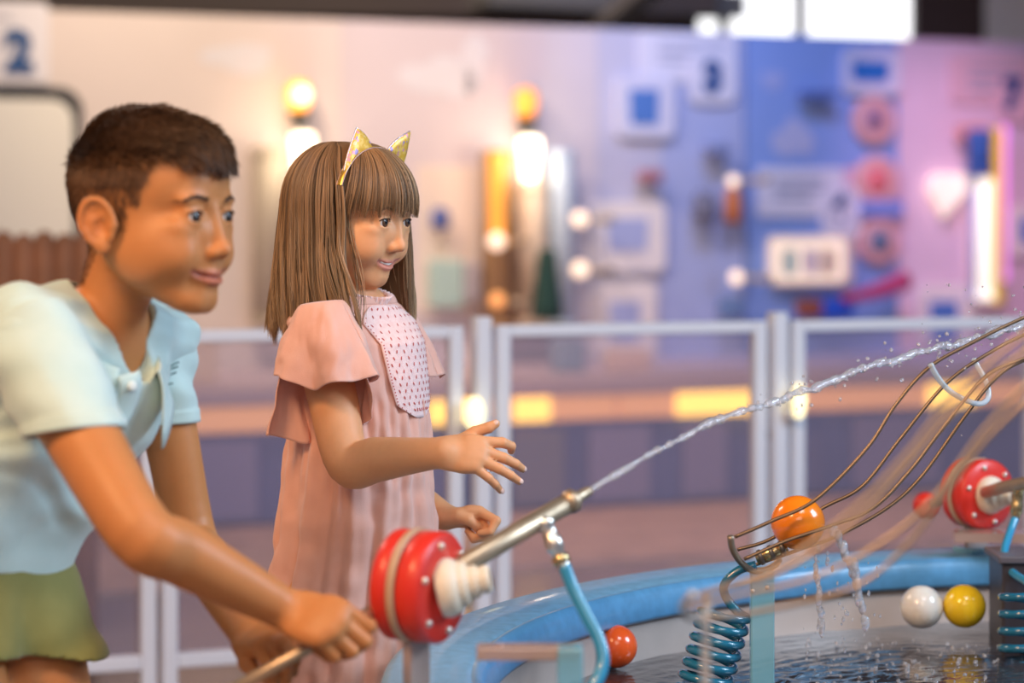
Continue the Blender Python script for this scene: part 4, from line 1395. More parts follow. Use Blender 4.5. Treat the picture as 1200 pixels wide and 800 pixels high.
torch('dim amber globe lamp right of the girl, with bright white lamp below', 616, 122, 186, .8, (1, .20, .015), 4.0)

# upright tubes and columns against the wall
def column(name, label, cat, px0, px1, py0, py1, m, off=.10, m2=None, split=None, group=None):
    w, _ = wsize(px0, px1, py0, py1); r = w/2
    top = wall_pt((px0+px1)/2, py0, off); bot = wall_pt((px0+px1)/2, py1, off)
    h = top[2]-bot[2]
    t = empty(name, label, cat, group, loc=bot)
    bm = bmesh.new()
    bm_lathe(bm, [(0, 0), (r, 0), (r, h-.01), (r*.9, h), (0, h)], bot, (0, 0, 1), 20)
    from_bm('tube', bm, m, t)
    for zz in (0.02, h-.03):
        bm = bmesh.new(); bm_lathe(bm, [(r, zz-.012), (r*1.12, zz-.01), (r*1.12, zz+.01), (r, zz+.012)], bot, (0, 0, 1), 20)
        from_bm('clamp_ring', bm, m2 or m, t)
    return t
col_grey = mat('column_greige', (.52, .46, .38), .5); brown_c = mat('column_brown', (.42, .26, .14), .5)
column('display_column', 'greige display column just left of the girl\'s head', 'column', 296, 334, 172, 380, col_grey)
column('display_column', 'dark greige display column with amber glow tube, right of the girl', 'column', 566, 600, 176, 385, brown_c, .10)
column('amber_tube', 'glowing amber tube standing before the brown column', 'tube', 574, 592, 178, 290, mat('amber_tube', (1, .5, .1), .4, emit=(1, .36, .04), estr=.75), .24)
column('display_column', 'thick cream display column under the dimmer amber lamp', 'column', 606, 640, 212, 385, mat('column_cream', (.82, .70, .56), .5))
column('display_column', 'pale blue display column beside the dark green cone', 'column', 645, 672, 176, 385, mat('column_ice', (.52, .66, .84), .4), .12)
# dark green cone
bm = bmesh.new()
c = wall_pt(641, 374, .34)
bm_lathe(bm, [(0, 0), (.066, 0), (.062, .05), (.052, .14), (.040, .24), (.034, .275), (0, .28)], c, (0, 0, 1), 24)
tag(from_bm('display_cone', bm, mat('dark_green', (.012, .06, .055), .35)), 'dark green cone standing right of the amber lamp\'s column', 'cone')
# small bulbs
bulb_m = mat('bulb_glow', (1, .8, .6), .3, emit=(1, .76, .60), estr=1.15)
for px, py, rr, lb in ((582, 283, .034, 'warm round bulb on the brown column'), (680, 257, .032, 'upper of two pale bulbs left of the white framed picture'),
                       (680, 316, .034, 'lower of two pale bulbs left of the white framed picture'), (863, 325, .028, 'pale round bulb low on the pale blue wall'),
                       (859, 212, .024, 'pale round bulb above the small orange device'), (583, 352, .03, 'orange bulb at the foot of the brown column')):
    o = empty('bulb', lb, 'bulb', 'small round bulbs along the wall', loc=wall_pt(px, py, .3))
    bm = bmesh.new(); bmesh.ops.create_uvsphere(bm, u_segments=20, v_segments=12, radius=rr); bmesh.ops.translate(bm, verts=bm.verts, vec=Vector(wall_pt(px, py, .3)))
    from_bm('glass', bm, bulb_m if py != 352 else mat('bulb_orange', (1, .5, .2), .3, emit=(1, .40, .12), estr=.7), o)
    bm = bmesh.new(); bm_lathe(bm, [(.014, 0), (.014, .30)], wall_pt(px, py, 0), wn, 12)
    from_bm('arm', bm, col_grey, o)

# framed blue pictures: white rounded frame, blue keystone-shaped picture
white_fr = mat('frame_white', (.93, .88, .84), .5)
pale_fr = mat('frame_pale_blue', (.72, .74, .88), .5)
pic_b = mat('picture_blue', (.10, .24, .62), .5); pic_p = mat('picture_pale_blue', (.45, .52, .80), .5)
def framed(label, px0, px1, py0, py1, ix0, ix1, iy0, iy1, fm, pm):
    o = rounded_plate('framed_picture', px0, px1, py0, py1, .004, .03, .04, fm)
    tag(o, label, 'picture', 'white framed blue pictures on the exhibition wall')
    rounded_plate('picture', ix0, ix1, iy0, iy1, .03, .010, .008, pm, o, skew=.10)
    return o
framed('pale framed blue picture left of the number 3', 720, 788, 90, 162, 738, 770, 105, 146, pale_fr, pic_b)
framed('large white framed picture with a pale blue keystone, beside the two pale bulbs', 690, 777, 236, 318, 712, 757, 256, 294, white_fr, pic_p)
framed('white framed picture just above the railing, below the large one', 690, 766, 330, 420, 714, 748, 354, 400, white_fr, pic_p)
framed('pale framed picture with vivid blue field below the second window', 986, 1052, 58, 112, 998, 1040, 71, 96, pale_fr, mat('picture_vivid', (.03, .20, .62), .5))
framed('white framed picture above the railing left of the yellow tube', 1074, 1137, 334, 400, 1090, 1121, 353, 400, white_fr, pic_b)
framed('white framed picture cut off by the right edge', 1180, 1250, 240, 300, 1195, 1230, 256, 284, white_fr, pic_b)
# cream light box
lb = empty('light_box', 'cream light box with coloured drawing on the blue wall', 'light box', loc=wall_pt(945, 305))
rounded_plate('box_rim', 898, 993, 276, 334, .002, .05, .03, mat('lightbox_rim', (.80, .70, .62), .5), lb)
rounded_plate('lit_face', 902, 989, 280, 330, .05, .01, .025, mat('lightbox_face', (1, .85, .68), .5, emit=(1, .74, .52), estr=.62), lb)
for k, (x, c_) in enumerate(((925, (.55, .75, .65)), (950, (.85, .70, .75)), (970, (.80, .60, .45)))):
    rounded_plate('drawing', x-8, x+8, 292, 322, .058, .004, .02, mat('drawing_tint', c_, .6), lb)
# three round instruments
for px, py, rr, cc, lb in ((1021, 141, .105, (.33, .20, .30), 'top of the three round rose dials on the blue wall'),
                           (1024, 212, .11, (.80, .20, .22), 'middle round rose dial with red centre'),
                           (1027, 283, .10, (.14, .20, .32), 'lowest round rose dial with dark blue centre')):
    o = empty('round_dial', lb, 'dial', 'three round dials in a column on the blue wall', loc=wall_pt(px, py))
    bm = bmesh.new(); bm_lathe(bm, [(0, 0), (rr, 0), (rr, .03), (rr*.86, .045), (rr*.6, .03), (0, .03)], wall_pt(px, py, .002), wn, 36)
    from_bm('ring', bm, mat('dial_rose', (.80, .46, .46), .5), o)
    bm = bmesh.new(); bm_lathe(bm, [(0, .05), (rr*.40, .048), (rr*.52, .03)], wall_pt(px, py, .002), wn, 28)
    from_bm('centre', bm, mat('dial_centre', cc, .5), o)
rounded_plate('shelf_plate', 1004, 1052, 234, 254, .0, .05, .01, mat('plate_blue', (.25, .33, .75), .5)); tag(bpy.data.objects['shelf_plate'], 'blue plate between the two lower round dials', 'plate')
rounded_plate('rose_panel', 984, 1060, 196, 300, .0, .004, .05, mat('rose_panel', (.72, .50, .66), .6)); tag(bpy.data.objects['rose_panel'], 'thin rose panel behind the lower round dials', 'panel')
# orange spout and other small devices
def small(name, label, cat, px, py, w, h, m, shape='box', off=.03, d=.08):
    c = wall_pt(px, py, off+d/2)
    if shape == 'box':
        o = box(name, c, (w, d, h), m, None, w_ang, bevel=.012)
    else:
        bm = bmesh.new(); bm_lathe(bm, [(0, -h/2), (w*.42, -h/2), (w*.5, -h*.2), (w*.5, h*.2), (w*.3, h/2), (0, h/2)], c, (0, 0, 1), 18)
        o = from_bm(name, bm, m)
    return tag(o, label, cat)
small('knob', 'dark grey round knob left of the orange device', 'knob', 826, 242, .10, .13, mat('knob_grey', (.17, .18, .26), .5), 'r')
small('valve', 'small orange valve below the pale bulb', 'valve', 859, 240, .075, .15, mat('valve_orange', (.62, .20, .07), .5), 'r')
small('bracket', 'brownish red bracket above the large framed picture', 'bracket', 762, 206, .09, .05, mat('bracket_red', (.45, .20, .24), .6))
small('handle', 'grey blue handle under the number 3 placard', 'handle', 840, 174, .10, .05, mat('handle_slate', (.26, .32, .55), .6))
small('handle', 'dark blue long handle above the top round dial', 'handle', 958, 110, .16, .03, mat('handle_navy', (.12, .20, .52), .6))
small('spout', 'dark red spout at the foot of the blue wall', 'spout', 948, 361, .10, .07, mat('spout_red', (.36, .10, .06), .6))
small('box', 'blue box at the foot of the pale blue wall', 'box', 856, 360, .09, .09, mat('box_blue', (.17, .28, .50), .6))
small('box', 'vivid blue box at the foot of the blue wall beside the red spout', 'box', 978, 361, .16, .07, mat('box_vivid', (.02, .12, .75), .6))
small('box', 'teal box on the cream wall right of the girl', 'box', 522, 332, .13, .19, mat('box_teal', (.45, .66, .66), .6))
small('box', 'grey box right of the teal box', 'box', 549, 330, .06, .16, mat('box_grey', (.45, .42, .48), .6))
small('ball', 'dark blue ball on the cream panel right of the girl', 'ball', 516, 256, .075, .085, mat('ball_navy', (.08, .13, .42), .5), 'r')
small('dial', 'small orange pink fitting above the blue and yellow tubes', 'fitting', 1139, 156, .12, .07, mat('fitting_rose', (.75, .35, .28), .6))
# cream panel on the wall
rounded_plate('info_panel', 488, 560, 194, 366, .0, .01, .01, mat('info_panel', (.84, .74, .68), .6)); tag(bpy.data.objects['info_panel'], 'cream information panel right of the girl\'s head', 'panel')
# red magenta lever
a, b = wall_pt(988, 350, .12), wall_pt(1062, 328, .12)
o_ = tube('lever', smooth_path([a, (a+b)/2+np.array([0, 0, -.01]), b], 10), np.interp(np.linspace(0, 1, 10), [0, 1], [.018, .045]), mat('lever_magenta', (.55, .07, .20), .5)); tag(o_, 'slanting magenta lever under the lowest round dial', 'lever')
# pale cloud-shaped decals
decal_m = mat('decal_white', (.86, .86, .93), .6)
def blob(label, px, py, w, h, seed, m=decal_m, tilt=0.0):
    r_ = rng(seed); k = 36; pts = []
    ph = r_.random(4)*6.28
    for i in range(k):
        a = 2*math.pi*i/k
        rr = 1+.22*math.sin(2*a+ph[0])+.16*math.sin(3*a+ph[1])+.07*math.sin(5*a+ph[2])
        x, z = w*rr*math.cos(a), h*rr*math.sin(a)
        pts.append((x*math.cos(tilt)-z*math.sin(tilt), x*math.sin(tilt)+z*math.cos(tilt)))
    o = wall_prism('cloud_decal', pts, wall_pt(px, py, .001), .003, m)
    return tag(o, label, 'decal', 'cloud-shaped decals on the wall')
decal_c = mat('decal_lilac', (.74, .74, .82), .6)
blob('faint pale decal above and left of the bright amber lamp', 282, 68, .13, .06, 1, decal_c, .2)
blob('white splash-shaped decal high between the two amber lamps', 518, 92, .17, .075, 4, decal_c, -.3)
blob('small white decal joined to the splash between the lamps', 556, 74, .06, .11, 7, decal_c, -.2)
blob('pale blue swoosh decal high on the blue wall', 930, 163, .105, .07, 9, mat('decal_blue', (.52, .56, .80), .6), -.5)
blob('small round pale decal near the top of the blue wall', 905, 94, .045, .05, 12, mat('decal_blue2', (.42, .50, .82), .6))
# heart-shaped lamp, neon tube group
ht = [(.115*(16*math.sin(t)**3)/17, .115*(13*math.cos(t)-5*math.cos(2*t)-2*math.cos(3*t)-math.cos(4*t))/17) for t in np.linspace(0, 2*math.pi, 40)[:-1]]
ht = [(x*.85+z*.18, z*1.0) for x, z in ht]
o_ = wall_prism('heart_lamp', ht, wall_pt(1106, 224, .02), .05, mat('heart_glow', (1, .9, .8), .4, emit=(1, .76, .56), estr=.62)); tag(o_, 'cream glowing heart-shaped lamp on the rose wall', 'lamp')
column('neon_tube', 'bright white upright neon tube on the rose wall', 'lamp', 1147, 1163, 208, 352, mat('neon_white', (1, 1, .95), .3, emit=(1, .86, .66), estr=1.05), .12)
column('blue_tube', 'blue upright tube above the white neon tube', 'tube', 1136, 1160, 152, 205, mat('tube_blue', (.05, .16, .50), .4), .14)
column('blue_tube', 'slim pale blue tube behind the white neon tube', 'tube', 1138, 1146, 205, 352, mat('tube_ice', (.45, .55, .90), .4), .08)
column('yellow_tube', 'yellow upright tube beside the white neon tube', 'tube', 1163, 1174, 150, 356, mat('tube_yellow', (.85, .55, .02), .4, emit=(.9, .55, .02), estr=.35), .14)
column('violet_tube', 'thin glowing violet tube at the right edge of the wall', 'tube', 1175, 1181, 146, 330, mat('tube_violet', (.8, .3, .9), .4, emit=(.75, .22, .85), estr=.9), .10)

# ---- low exhibit counter in front of the wall, with a lit yellow strip under its edge
count_top = mat('counter_top', (.62, .52, .62), .5); count_front = mat('counter_front', (.13, .18, .44), .5, noise=.1, nscale=4)
count_warm = mat('counter_lilac', (.30, .31, .57), .5)
CO = 1.10
def front_pt(px, py, off): return wall_pt(px, py, off)
ztop = front_pt(600, 462, CO)[2]
counter = empty('counter', 'long low lilac display counter along the wall with a yellow light strip', 'counter', loc=wall_pt(600, 560, CO/2))
a, b = wall_pt(-300, 250, CO/2), wall_pt(1500, 250, CO/2)
c = (a+b)/2; LL = np.linalg.norm(b-a)
box('counter_top', (c[0], c[1], ztop+.02), (LL, CO+.04, .05), count_top, counter, w_ang)
box('body_panel', (c[0], c[1], ztop/2-.02), (LL, CO-.04, ztop-.06), count_front, counter, w_ang)
strip_m = mat('strip_yellow', (1, .7, .2), .4, emit=(1, .56, .10), estr=2.0)
strip_d = mat('strip_dim', (.9, .55, .3), .4, emit=(1, .42, .18), estr=.5)
for px0, px1, m in ((500, 560, strip_m), (560, 720, strip_d), (600, 642, strip_m), (724, 790, strip_d), (792, 905, strip_m), (908, 1085, strip_d), (1085, 1140, strip_m), (1142, 1400, strip_d), (200, 420, strip_d)):
    a_, b_ = wall_pt(px0, 481, CO+.0), wall_pt(px1, 481, CO+.0); c_ = (a_+b_)/2
    off_ = .012 if m is strip_m else .004
    box('light_strip', (c_[0]+wn[0]*off_, c_[1]+wn[1]*off_, ztop-.055), (np.linalg.norm(b_-a_), .02, .085), m, counter, w_ang)
for px0, px1, py0, py1, m in ((690, 760, 495, 585, count_warm), (800, 850, 500, 560, count_warm), (905, 960, 500, 590, mat('counter_blue', (.16, .20, .44), .5)), (600, 660, 500, 570, mat('counter_slate', (.22, .24, .36), .5)),
                              (200, 300, 500, 600, count_warm), (1000, 1100, 500, 580, count_warm)):
    a_, b_ = wall_pt(px0, 540, CO), wall_pt(px1, 540, CO); c_ = (a_+b_)/2
    box('door_panel', (c_[0], c_[1], ztop/2-.05), (np.linalg.norm(b_-a_), .02, ztop*.62), m, counter, w_ang)
# display blocks standing on the counter below the wall pictures
for px, w, h, m, lb in ((665, .10, .12, mat('block_slate', (.30, .42, .60), .6), 'slate blue block on the counter under the green cone'),
                        (225, .16, .16, mat('block_cream', (.80, .66, .55), .6), 'cream block on the counter beside the boy'),
                        (735, .16, .08, mat('block_rose', (.85, .68, .66), .6), 'rose block on the counter under the framed picture')):
    p_ = wall_pt(px, 440, CO*.6)
    tag(box('display_block', (p_[0], p_[1], ztop+.046+h/2), (w, .12, h), m, None, w_ang, bevel=.01), lb, 'block')
warm_pool = mat('warm_pool_tint', (.62, .46, .42), .85, noise=.15, nscale=6, bump=.4, bscale=300)  # warm light pool on the floor, put into the colour of a strip
a_, b_ = wall_pt(-200, 250, CO+.05), wall_pt(1400, 250, CO+.05); c_ = (a_+b_)/2+wn*.62
o_ = box('warm_pool', (c_[0], c_[1], .006), (np.linalg.norm(b_-a_), 1.2, .012), warm_pool, None, w_ang); tag(o_, 'strip on the floor along the counter, tinted as a warm light pool', 'warm_pool')

# ------------------------------------------------------------------ railing
rail_m = mat('rail_white', (.80, .84, .94), .4)
def hazy_pane():
    m = bpy.data.materials.new('hazy_acrylic'); m.use_nodes = True
    N = m.node_tree.nodes; L = m.node_tree.links
    b = N['Principled BSDF']; out = N['Material Output']
    b.inputs['Base Color'].default_value = (.60, .55, .70, 1); b.inputs['Roughness'].default_value = .25
    t = N.new('ShaderNodeBsdfTransparent'); t.inputs[0].default_value = (.93, .92, .96, 1)
    mx = N.new('ShaderNodeMixShader'); mx.inputs[0].default_value = .13
    L.new(t.outputs[0], mx.inputs[1]); L.new(b.outputs[0], mx.inputs[2]); L.new(mx.outputs[0], out.inputs[0])
    return m
pane_m = hazy_pane()
RA = np.array([-600/F*4.6, 4.6, 0]); RB = np.array([600/F*5.35, 5.35, 0])
rd = nrm(RB-RA); rn = np.array([rd[1], -rd[0], 0]); r_ang = math.atan2(rd[1], rd[0])
def rail_x(px):
    d = np.array([(px-600.0)/F, 1.0, 0.0]); t = (RA @ rn)/(d @ rn); return d*t
RT, RBm = .842, .20
def rail_panel(label, px0, px1, group='white barrier panels with hazy panes'):
    a, b = rail_x(px0), rail_x(px1); c = (a+b)/2; L_ = np.linalg.norm(b-a)
    t = empty('barrier', label, 'barrier', group, loc=c)
    pw = .030
    for e, s_ in ((a, 1), (b, -1)):
        q = e+rd*s_*pw/2
        box('post', (q[0], q[1], RT/2), (pw, .03, RT), rail_m, t, r_ang, bevel=.004)
        box('foot', (q[0], q[1], .008), (.07, .09, .016), rail_m, t, r_ang, bevel=.003)
    box('top_rail', (c[0], c[1], RT-.012), (L_-2*pw, .028, .024), rail_m, t, r_ang, bevel=.004)
    box('bottom_rail', (c[0], c[1], RBm), (L_-2*pw, .028, .028), rail_m, t, r_ang, bevel=.004)
    box('pane', (c[0], c[1], (RT+RBm)/2-.005), (L_-2*pw, .005, RT-RBm-.04), pane_m, t, r_ang)
rail_panel('white barrier panel at the far left behind the boy', -180, 182)
rail_panel('white barrier panel between the two children, its left post by the boy\'s arm', 189, 541)
rail_panel('white barrier panel right of the girl, behind the water jet', 580, 896)
rail_panel('white barrier panel at the right, behind the wire track', 926, 1215)
for px, lb in ((564, 'single white post between the barrier panels right of the girl\'s hand'), (911, 'single white post between the barrier panels behind the orange ball')):
    q = rail_x(px)+rn*.0
    t = empty('barrier_post', lb, 'post', loc=q)
    box('post', (q[0], q[1], .43), (.034, .04, .86), rail_m, t, r_ang, bevel=.004)
    box('foot', (q[0], q[1], .008), (.044, .14, .016), rail_m, t, r_ang, bevel=.003)
    for zz in (.30, .60): box('hinge', (q[0], q[1]+.002, zz), (.046, .016, .02), mat('hinge_grey', (.5, .5, .56), .4, metal=.4), t, r_ang)
glint_m = mat('glint_glow', (1, .9, .6), .3, emit=(1, .84, .42), estr=1.6)  # added glowing ovals stand in for blurred reflections of light
for px, py, rx, rz, lb in ((546, 484, .021, .034, 'oval yellow lamp on the railing beside the girl\'s outstretched arm'), (923, 470, .016, .037, 'oval yellow light spot built on the railing behind the water jet stream')):
    q = rail_x(px)+rn*.055; zc_ = ZC-(py-HY)*q[1]/F
    t = empty('oval_glint', lb, 'lamp', 'oval light spots built on the railing', loc=(q[0], q[1], zc_))
    bm = bmesh.new(); bmesh.ops.create_uvsphere(bm, u_segments=24, v_segments=16, radius=1)
    for v in bm.verts: v.co = Vector((v.co.x*rx+q[0], v.co.y*rx+q[1], v.co.z*rz+zc_))
    from_bm('globe', bm, glint_m, t)
    box('bracket', (q[0]-rn[0]*.03, q[1]-rn[1]*.03, zc_-rz*.8), (.03, .05, .012), rail_m, t, r_ang)  # bracket added only to carry the oval

# ------------------------------------------------------------------ round water table
TC = np.array([.9, 2.75, 0]); RZ = .55; WZ = .452
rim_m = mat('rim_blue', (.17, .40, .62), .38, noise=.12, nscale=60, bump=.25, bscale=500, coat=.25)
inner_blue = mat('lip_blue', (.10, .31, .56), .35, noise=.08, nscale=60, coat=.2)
wall_in = mat('tank_inner', (.46, .40, .37), .3, noise=.12, nscale=8)
tank = empty('water_table', 'round blue-rimmed water table in the foreground with dark shallow water', 'water table', loc=TC)
def ring_part(name, prof, m, n=220):
    bm = bmesh.new(); bm_lathe(bm, prof, (TC[0], TC[1], 0), (0, 0, 1), n)
    o = from_bm(name, bm, m, tank); return o
ring_part('rim', [(1.045, .470), (1.050, .535), (1.046, .546), (1.036, .550), (.952, .550), (.946, .5475)], rim_m)
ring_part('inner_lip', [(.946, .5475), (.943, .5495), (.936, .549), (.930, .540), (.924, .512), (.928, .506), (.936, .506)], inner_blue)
ring_part('inner_wall', [(.936, .508), (.934, .36), (0, .352)], wall_in)
ring_part('outer_wall', [(1.045, .472), (1.02, .45), (1.02, .0)], mat('tank_outer', (.10, .26, .46), .5))
for a_ in (-150, -90, -30, 30, 90, 150):
    c = TC+np.array([math.cos(math.radians(a_))*1.022, math.sin(math.radians(a_))*1.022, .23])
    box('seam_strip', c, (.012, .04, .42), mat('seam_blue', (.08, .20, .38), .5), tank, math.radians(a_))
# water
def water_mat():
    m = bpy.data.materials.new('tank_water'); m.use_nodes = True
    N = m.node_tree.nodes; L = m.node_tree.links; b = N['Principled BSDF']
    b.inputs['Base Color'].default_value = (.045, .040, .045, 1); b.inputs['Roughness'].default_value = .04; b.inputs['IOR'].default_value = 1.40
    b.inputs['Coat Weight'].default_value = .5; b.inputs['Coat Roughness'].default_value = .03
    tc = N.new('ShaderNodeTexCoord')
    n1 = N.new('ShaderNodeTexNoise'); n1.inputs['Scale'].default_value = 22; n1.inputs['Detail'].default_value = 5; n1.inputs['Roughness'].default_value = .6
    L.new(tc.outputs['Object'], n1.inputs['Vector'])
    bp = N.new('ShaderNodeBump'); bp.inputs['Strength'].default_value = .55; bp.inputs['Distance'].default_value = .006
    L.new(n1.outputs['Fac'], bp.inputs['Height']); L.new(bp.outputs['Normal'], b.inputs['Normal'])
    return m
# rippled surface: rings spread from where the drops fall
na, nr = 300, 150
rr_ = np.linspace(0, 1, nr)*.9335
aa_ = np.linspace(0, 2*math.pi, na, endpoint=False)
X = TC[0]+rr_[:, None]*np.cos(aa_)[None]; Yw = TC[1]+rr_[:, None]*np.sin(aa_)[None]
Zw = np.full_like(X, WZ)
for (px, py, am, wl) in ((1000, 775, .0014, .034), (962, 790, .0011, .028), (1060, 790, .0010, .03), (900, 800, .001, .03)):
    Yd = (ZC-WZ)*F/(py-HY); xd = (px-600)/F*Yd
    d = np.hypot(X-xd, Yw-Yd); Zw += am*np.cos(d*(1+.15*np.sin(7*np.arctan2(Yw-Yd, X-xd)))*2*math.pi/wl)*np.exp(-d/.16)
Zw += .0010*vnoise(np.stack([X, Yw, X*0], -1), 16, 3)
Gw = np.stack([X, Yw, Zw], -1)
o_ = grid_surface('water', Gw, water_mat(), None, closed_u=True); tag(o_, 'dark rippled shallow water filling the round water table', 'water', kind='stuff')

def ball(label, c, r, m, group='coloured balls of the water game'):
    bm = bmesh.new(); bmesh.ops.create_uvsphere(bm, u_segments=48, v_segments=32, radius=r)
    bmesh.ops.translate(bm, verts=bm.verts, vec=Vector([float(v) for v in c]))
    o = from_bm('ball', bm, m); tag(o, label, 'ball', group); return o
def plastic(name, c): return mat(name, c, .22, coat=.6, sss=.06, sssr=(.6, .3, .1))
ball('glossy white ball floating at the far side of the tank', P(1080, 711, 3.50)+0, .0310, plastic('ball_white', (.82, .80, .74)))
ball('glossy yellow ball floating next to the white ball', P(1130, 710, 3.50), .0310, plastic('ball_yellow', (.95, .66, .02)))
ball('red-orange ball floating near the blue hose of the near jet', P(722, 757, 3.28), .0290, plastic('ball_redorange', (.90, .12, .02)))
ball('bright orange ball held in the end of the wire track', P(935, 612, 3.0), .0335, plastic('ball_orange', (1.0, .26, .01)))

# ------------------------------------------------------------------ near water jet
steel = mat('steel_tan', (.58, .44, .30), .42, metal=.8, noise=.08, nscale=40)
steel_d = mat('steel_dark', (.22, .20, .18), .35, metal=.7)
chrome = mat('chrome', (.80, .74, .66), .3, metal=.9)
brass = mat('brass', (.62, .47, .24), .25, metal=.9)
red_m = mat('flange_red', (.72, .035, .022), .38, coat=.15)
cream_b = mat('bellows_cream', (.80, .72, .58), .5)
hose_m = mat('hose_blue', (.04, .30, .52), .25, coat=.6)
def clear_mat(name, tintc, fac=.35):
    m = bpy.data.materials.new(name); m.use_nodes = True
    N = m.node_tree.nodes; L = m.node_tree.links; b = N['Principled BSDF']; out = N['Material Output']
    b.inputs['Base Color'].default_value = (*tintc, 1); b.inputs['Roughness'].default_value = .12; b.inputs['Coat Weight'].default_value = .6
    t = N.new('ShaderNodeBsdfTransparent'); t.inputs[0].default_value = (.9, .95, .97, 1)
    mx = N.new('ShaderNodeMixShader'); mx.inputs[0].default_value = fac
    L.new(t.outputs[0], mx.inputs[1]); L.new(b.outputs[0], mx.inputs[2]); L.new(mx.outputs[0], out.inputs[0])
    return m
acr_blue = clear_mat('acrylic_blue', (.25, .60, .75), .60)
acr_tan = clear_mat('acrylic_tan', (.52, .36, .30), .75)

def lathe(name, prof, c, ax, m, parent, n=32):
    bm = bmesh.new(); bm_lathe(bm, prof, c, ax, n); return from_bm(name, bm, m, parent)

def water_jet(label, hc, hA, R_, rod_a, rod_b, hub_dir, knob=None):
    j = empty('water_jet', label, 'water jet', 'red swivelling water jets on the rim', loc=(hc[0], hc[1], RZ))
    hA = nrm(hA); k = R_/.0585
    # two red flanges with a clear plate between, round bolts on the face
    e = .004
    lathe('flange', [(0, -.029*k), (R_-e, -.029*k), (R_, -.029*k+e), (R_, -.010*k), (R_-e, -.007*k), (0, -.007*k)], hc, hA, red_m, j, 64)
    lathe('flange', [(0, .001*k), (R_-e, .001*k), (R_, .004*k), (R_, .026*k), (R_-e, .030*k), (R_*.55, .030*k), (0, .030*k)], hc, hA, red_m, j, 64)
    plate = frame_to(hA).to_3x3()
    lathe('joint_ring', [(R_*1.0, -.008*k), (R_*1.035, -.007*k), (R_*1.035, .001*k), (R_*1.0, .002*k)], hc, hA, mat('joint_tan', (.55, .36, .24), .4), j, 64)
    u_ = nrm(np.cross(hA, [0, 0, 1.0])); w_ = np.cross(u_, hA)
    for i in range(6):
        an = math.pi/3*i+.3
        c = hc+hA*.030*k+(u_*math.cos(an)+w_*math.sin(an))*R_*.80
        lathe('bolt', [(0, .004), (.0030, .004), (.0042, .002), (.0042, -.001)], c, hA, chrome, j, 12)
    # mounting foot from the joint down to the rim
    ft = np.array([hc[0], hc[1], (hc[2]-R_*.55+RZ)/2])-hA*.003*k
    hgt = hc[2]-R_*.55-RZ
    o = box('mounting_plate', ft, (.010, R_*.7, hgt), acr_tan, j, math.atan2(hA[1], hA[0]))
    box('base_plate', (hc[0], hc[1], RZ+.004), (.050*k, R_*1.1, .008), acr_blue, j, math.atan2(hA[1], hA[0]), bevel=.002)
    # rubber bellows
    hd = nrm(hub_dir); f0 = hc+hA*.029*k
    pr = [(.030*k, -.004*k), (.032*k, .004*k), (.030*k, .012*k), (.0255*k, .018*k), (.0235*k, .0185*k), (.0245*k, .022*k), (.0215*k, .027*k), (.0165*k, .029*k), (.0175*k, .033*k), (.0165*k, .038*k), (.0135*k, .040*k), (.0150*k, .045*k), (.0140*k, .050*k), (.011*k, .052*k)]
    lathe('bellows', pr, f0, nrm(hA*.8+hd*.7), cream_b, j, 40)
    return j

hcn = P(491, 686, 2.55)
jet = water_jet('near water jet with red round swivel gripped by the boy', hcn, (.88, -.44, -.02), .0585, ROD_A, ROD_B, rod_d)
start = P(258, 817, 2.46)
# rod through the swivel: grip, socket, barrel, collar and nozzle
g0 = P(452, 707, 2.525)
tube('grip_rod', [start, lerp(start, g0, .5), g0], [.0068, .0068, .0068], steel, jet, 16)
tube('grip_socket', [lerp(start, g0, .93), g0, g0+rod_d*.02], [.0095, .0105, .0105], steel_d, jet, 18)
b0, b1 = P(538, 664, 2.56), P(668, 588, 2.615)
bd = nrm(b1-b0)
tube('barrel', [b0-bd*.04, b0, b1], [.0115, .0115, .0110], steel, jet, 24)
lathe('collar', [(.0110, -.004), (.0128, -.002), (.0128, .006), (.009, .010), (.0065, .012), (.0055, .024), (.0040, .028), (0, .028)], b1, bd, steel, jet, 24)
# T-fitting and hose
t0 = P(636, 607, 2.60); t1 = P(661, 664, 2.585); td = nrm(t1-t0)
Lt = np.linalg.norm(t1-t0)
lathe('hose_fitting', [(0, -.002), (.0105, 0), (.0105, .010), (.0085, .012), (.0085, .022), (.0100, .024), (.0100, .036), (.0075, .038), (.0072, Lt)], t0, td, chrome, jet, 24)
lathe('fitting_ring', [(.0085, -.003), (.0098, -.002), (.0098, .006), (.0085, .007)], lerp(t0, t1, .82), td, brass, jet, 24)
hp_ = [P(661, 662, 2.585), P(672, 690, 2.58), P(688, 722, 2.57), P(703, 752, 2.56), P(706, 780, 2.55), P(690, 812, 2.54), P(650, 850, 2.56), P(620, 900, 2.60)]
tube('hose', smooth_path(hp_, 50), .0072, hose_m, jet, 14)
# hose guide: tan bar and clear post standing in the water
guide = empty('hose_guide', 'tan acrylic bar on a clear blue post beside the near jet', 'bracket', loc=P(668, 800, 2.45))
a, b = P(560, 764, 2.47), P(676, 763, 2.45)
c = (a+b)/2; bm = bmesh.new(); bm_box(bm, c, (np.linalg.norm(b-a), .035, .013), bevel=.002); from_bm('bar', bm, acr_tan, guide, smooth=False)
q = P(668, 757, 2.45); box('post', (q[0], q[1], (q[2]+.352)/2), (.026, .035, q[2]-.352), acr_blue, guide, 0, bevel=.002)

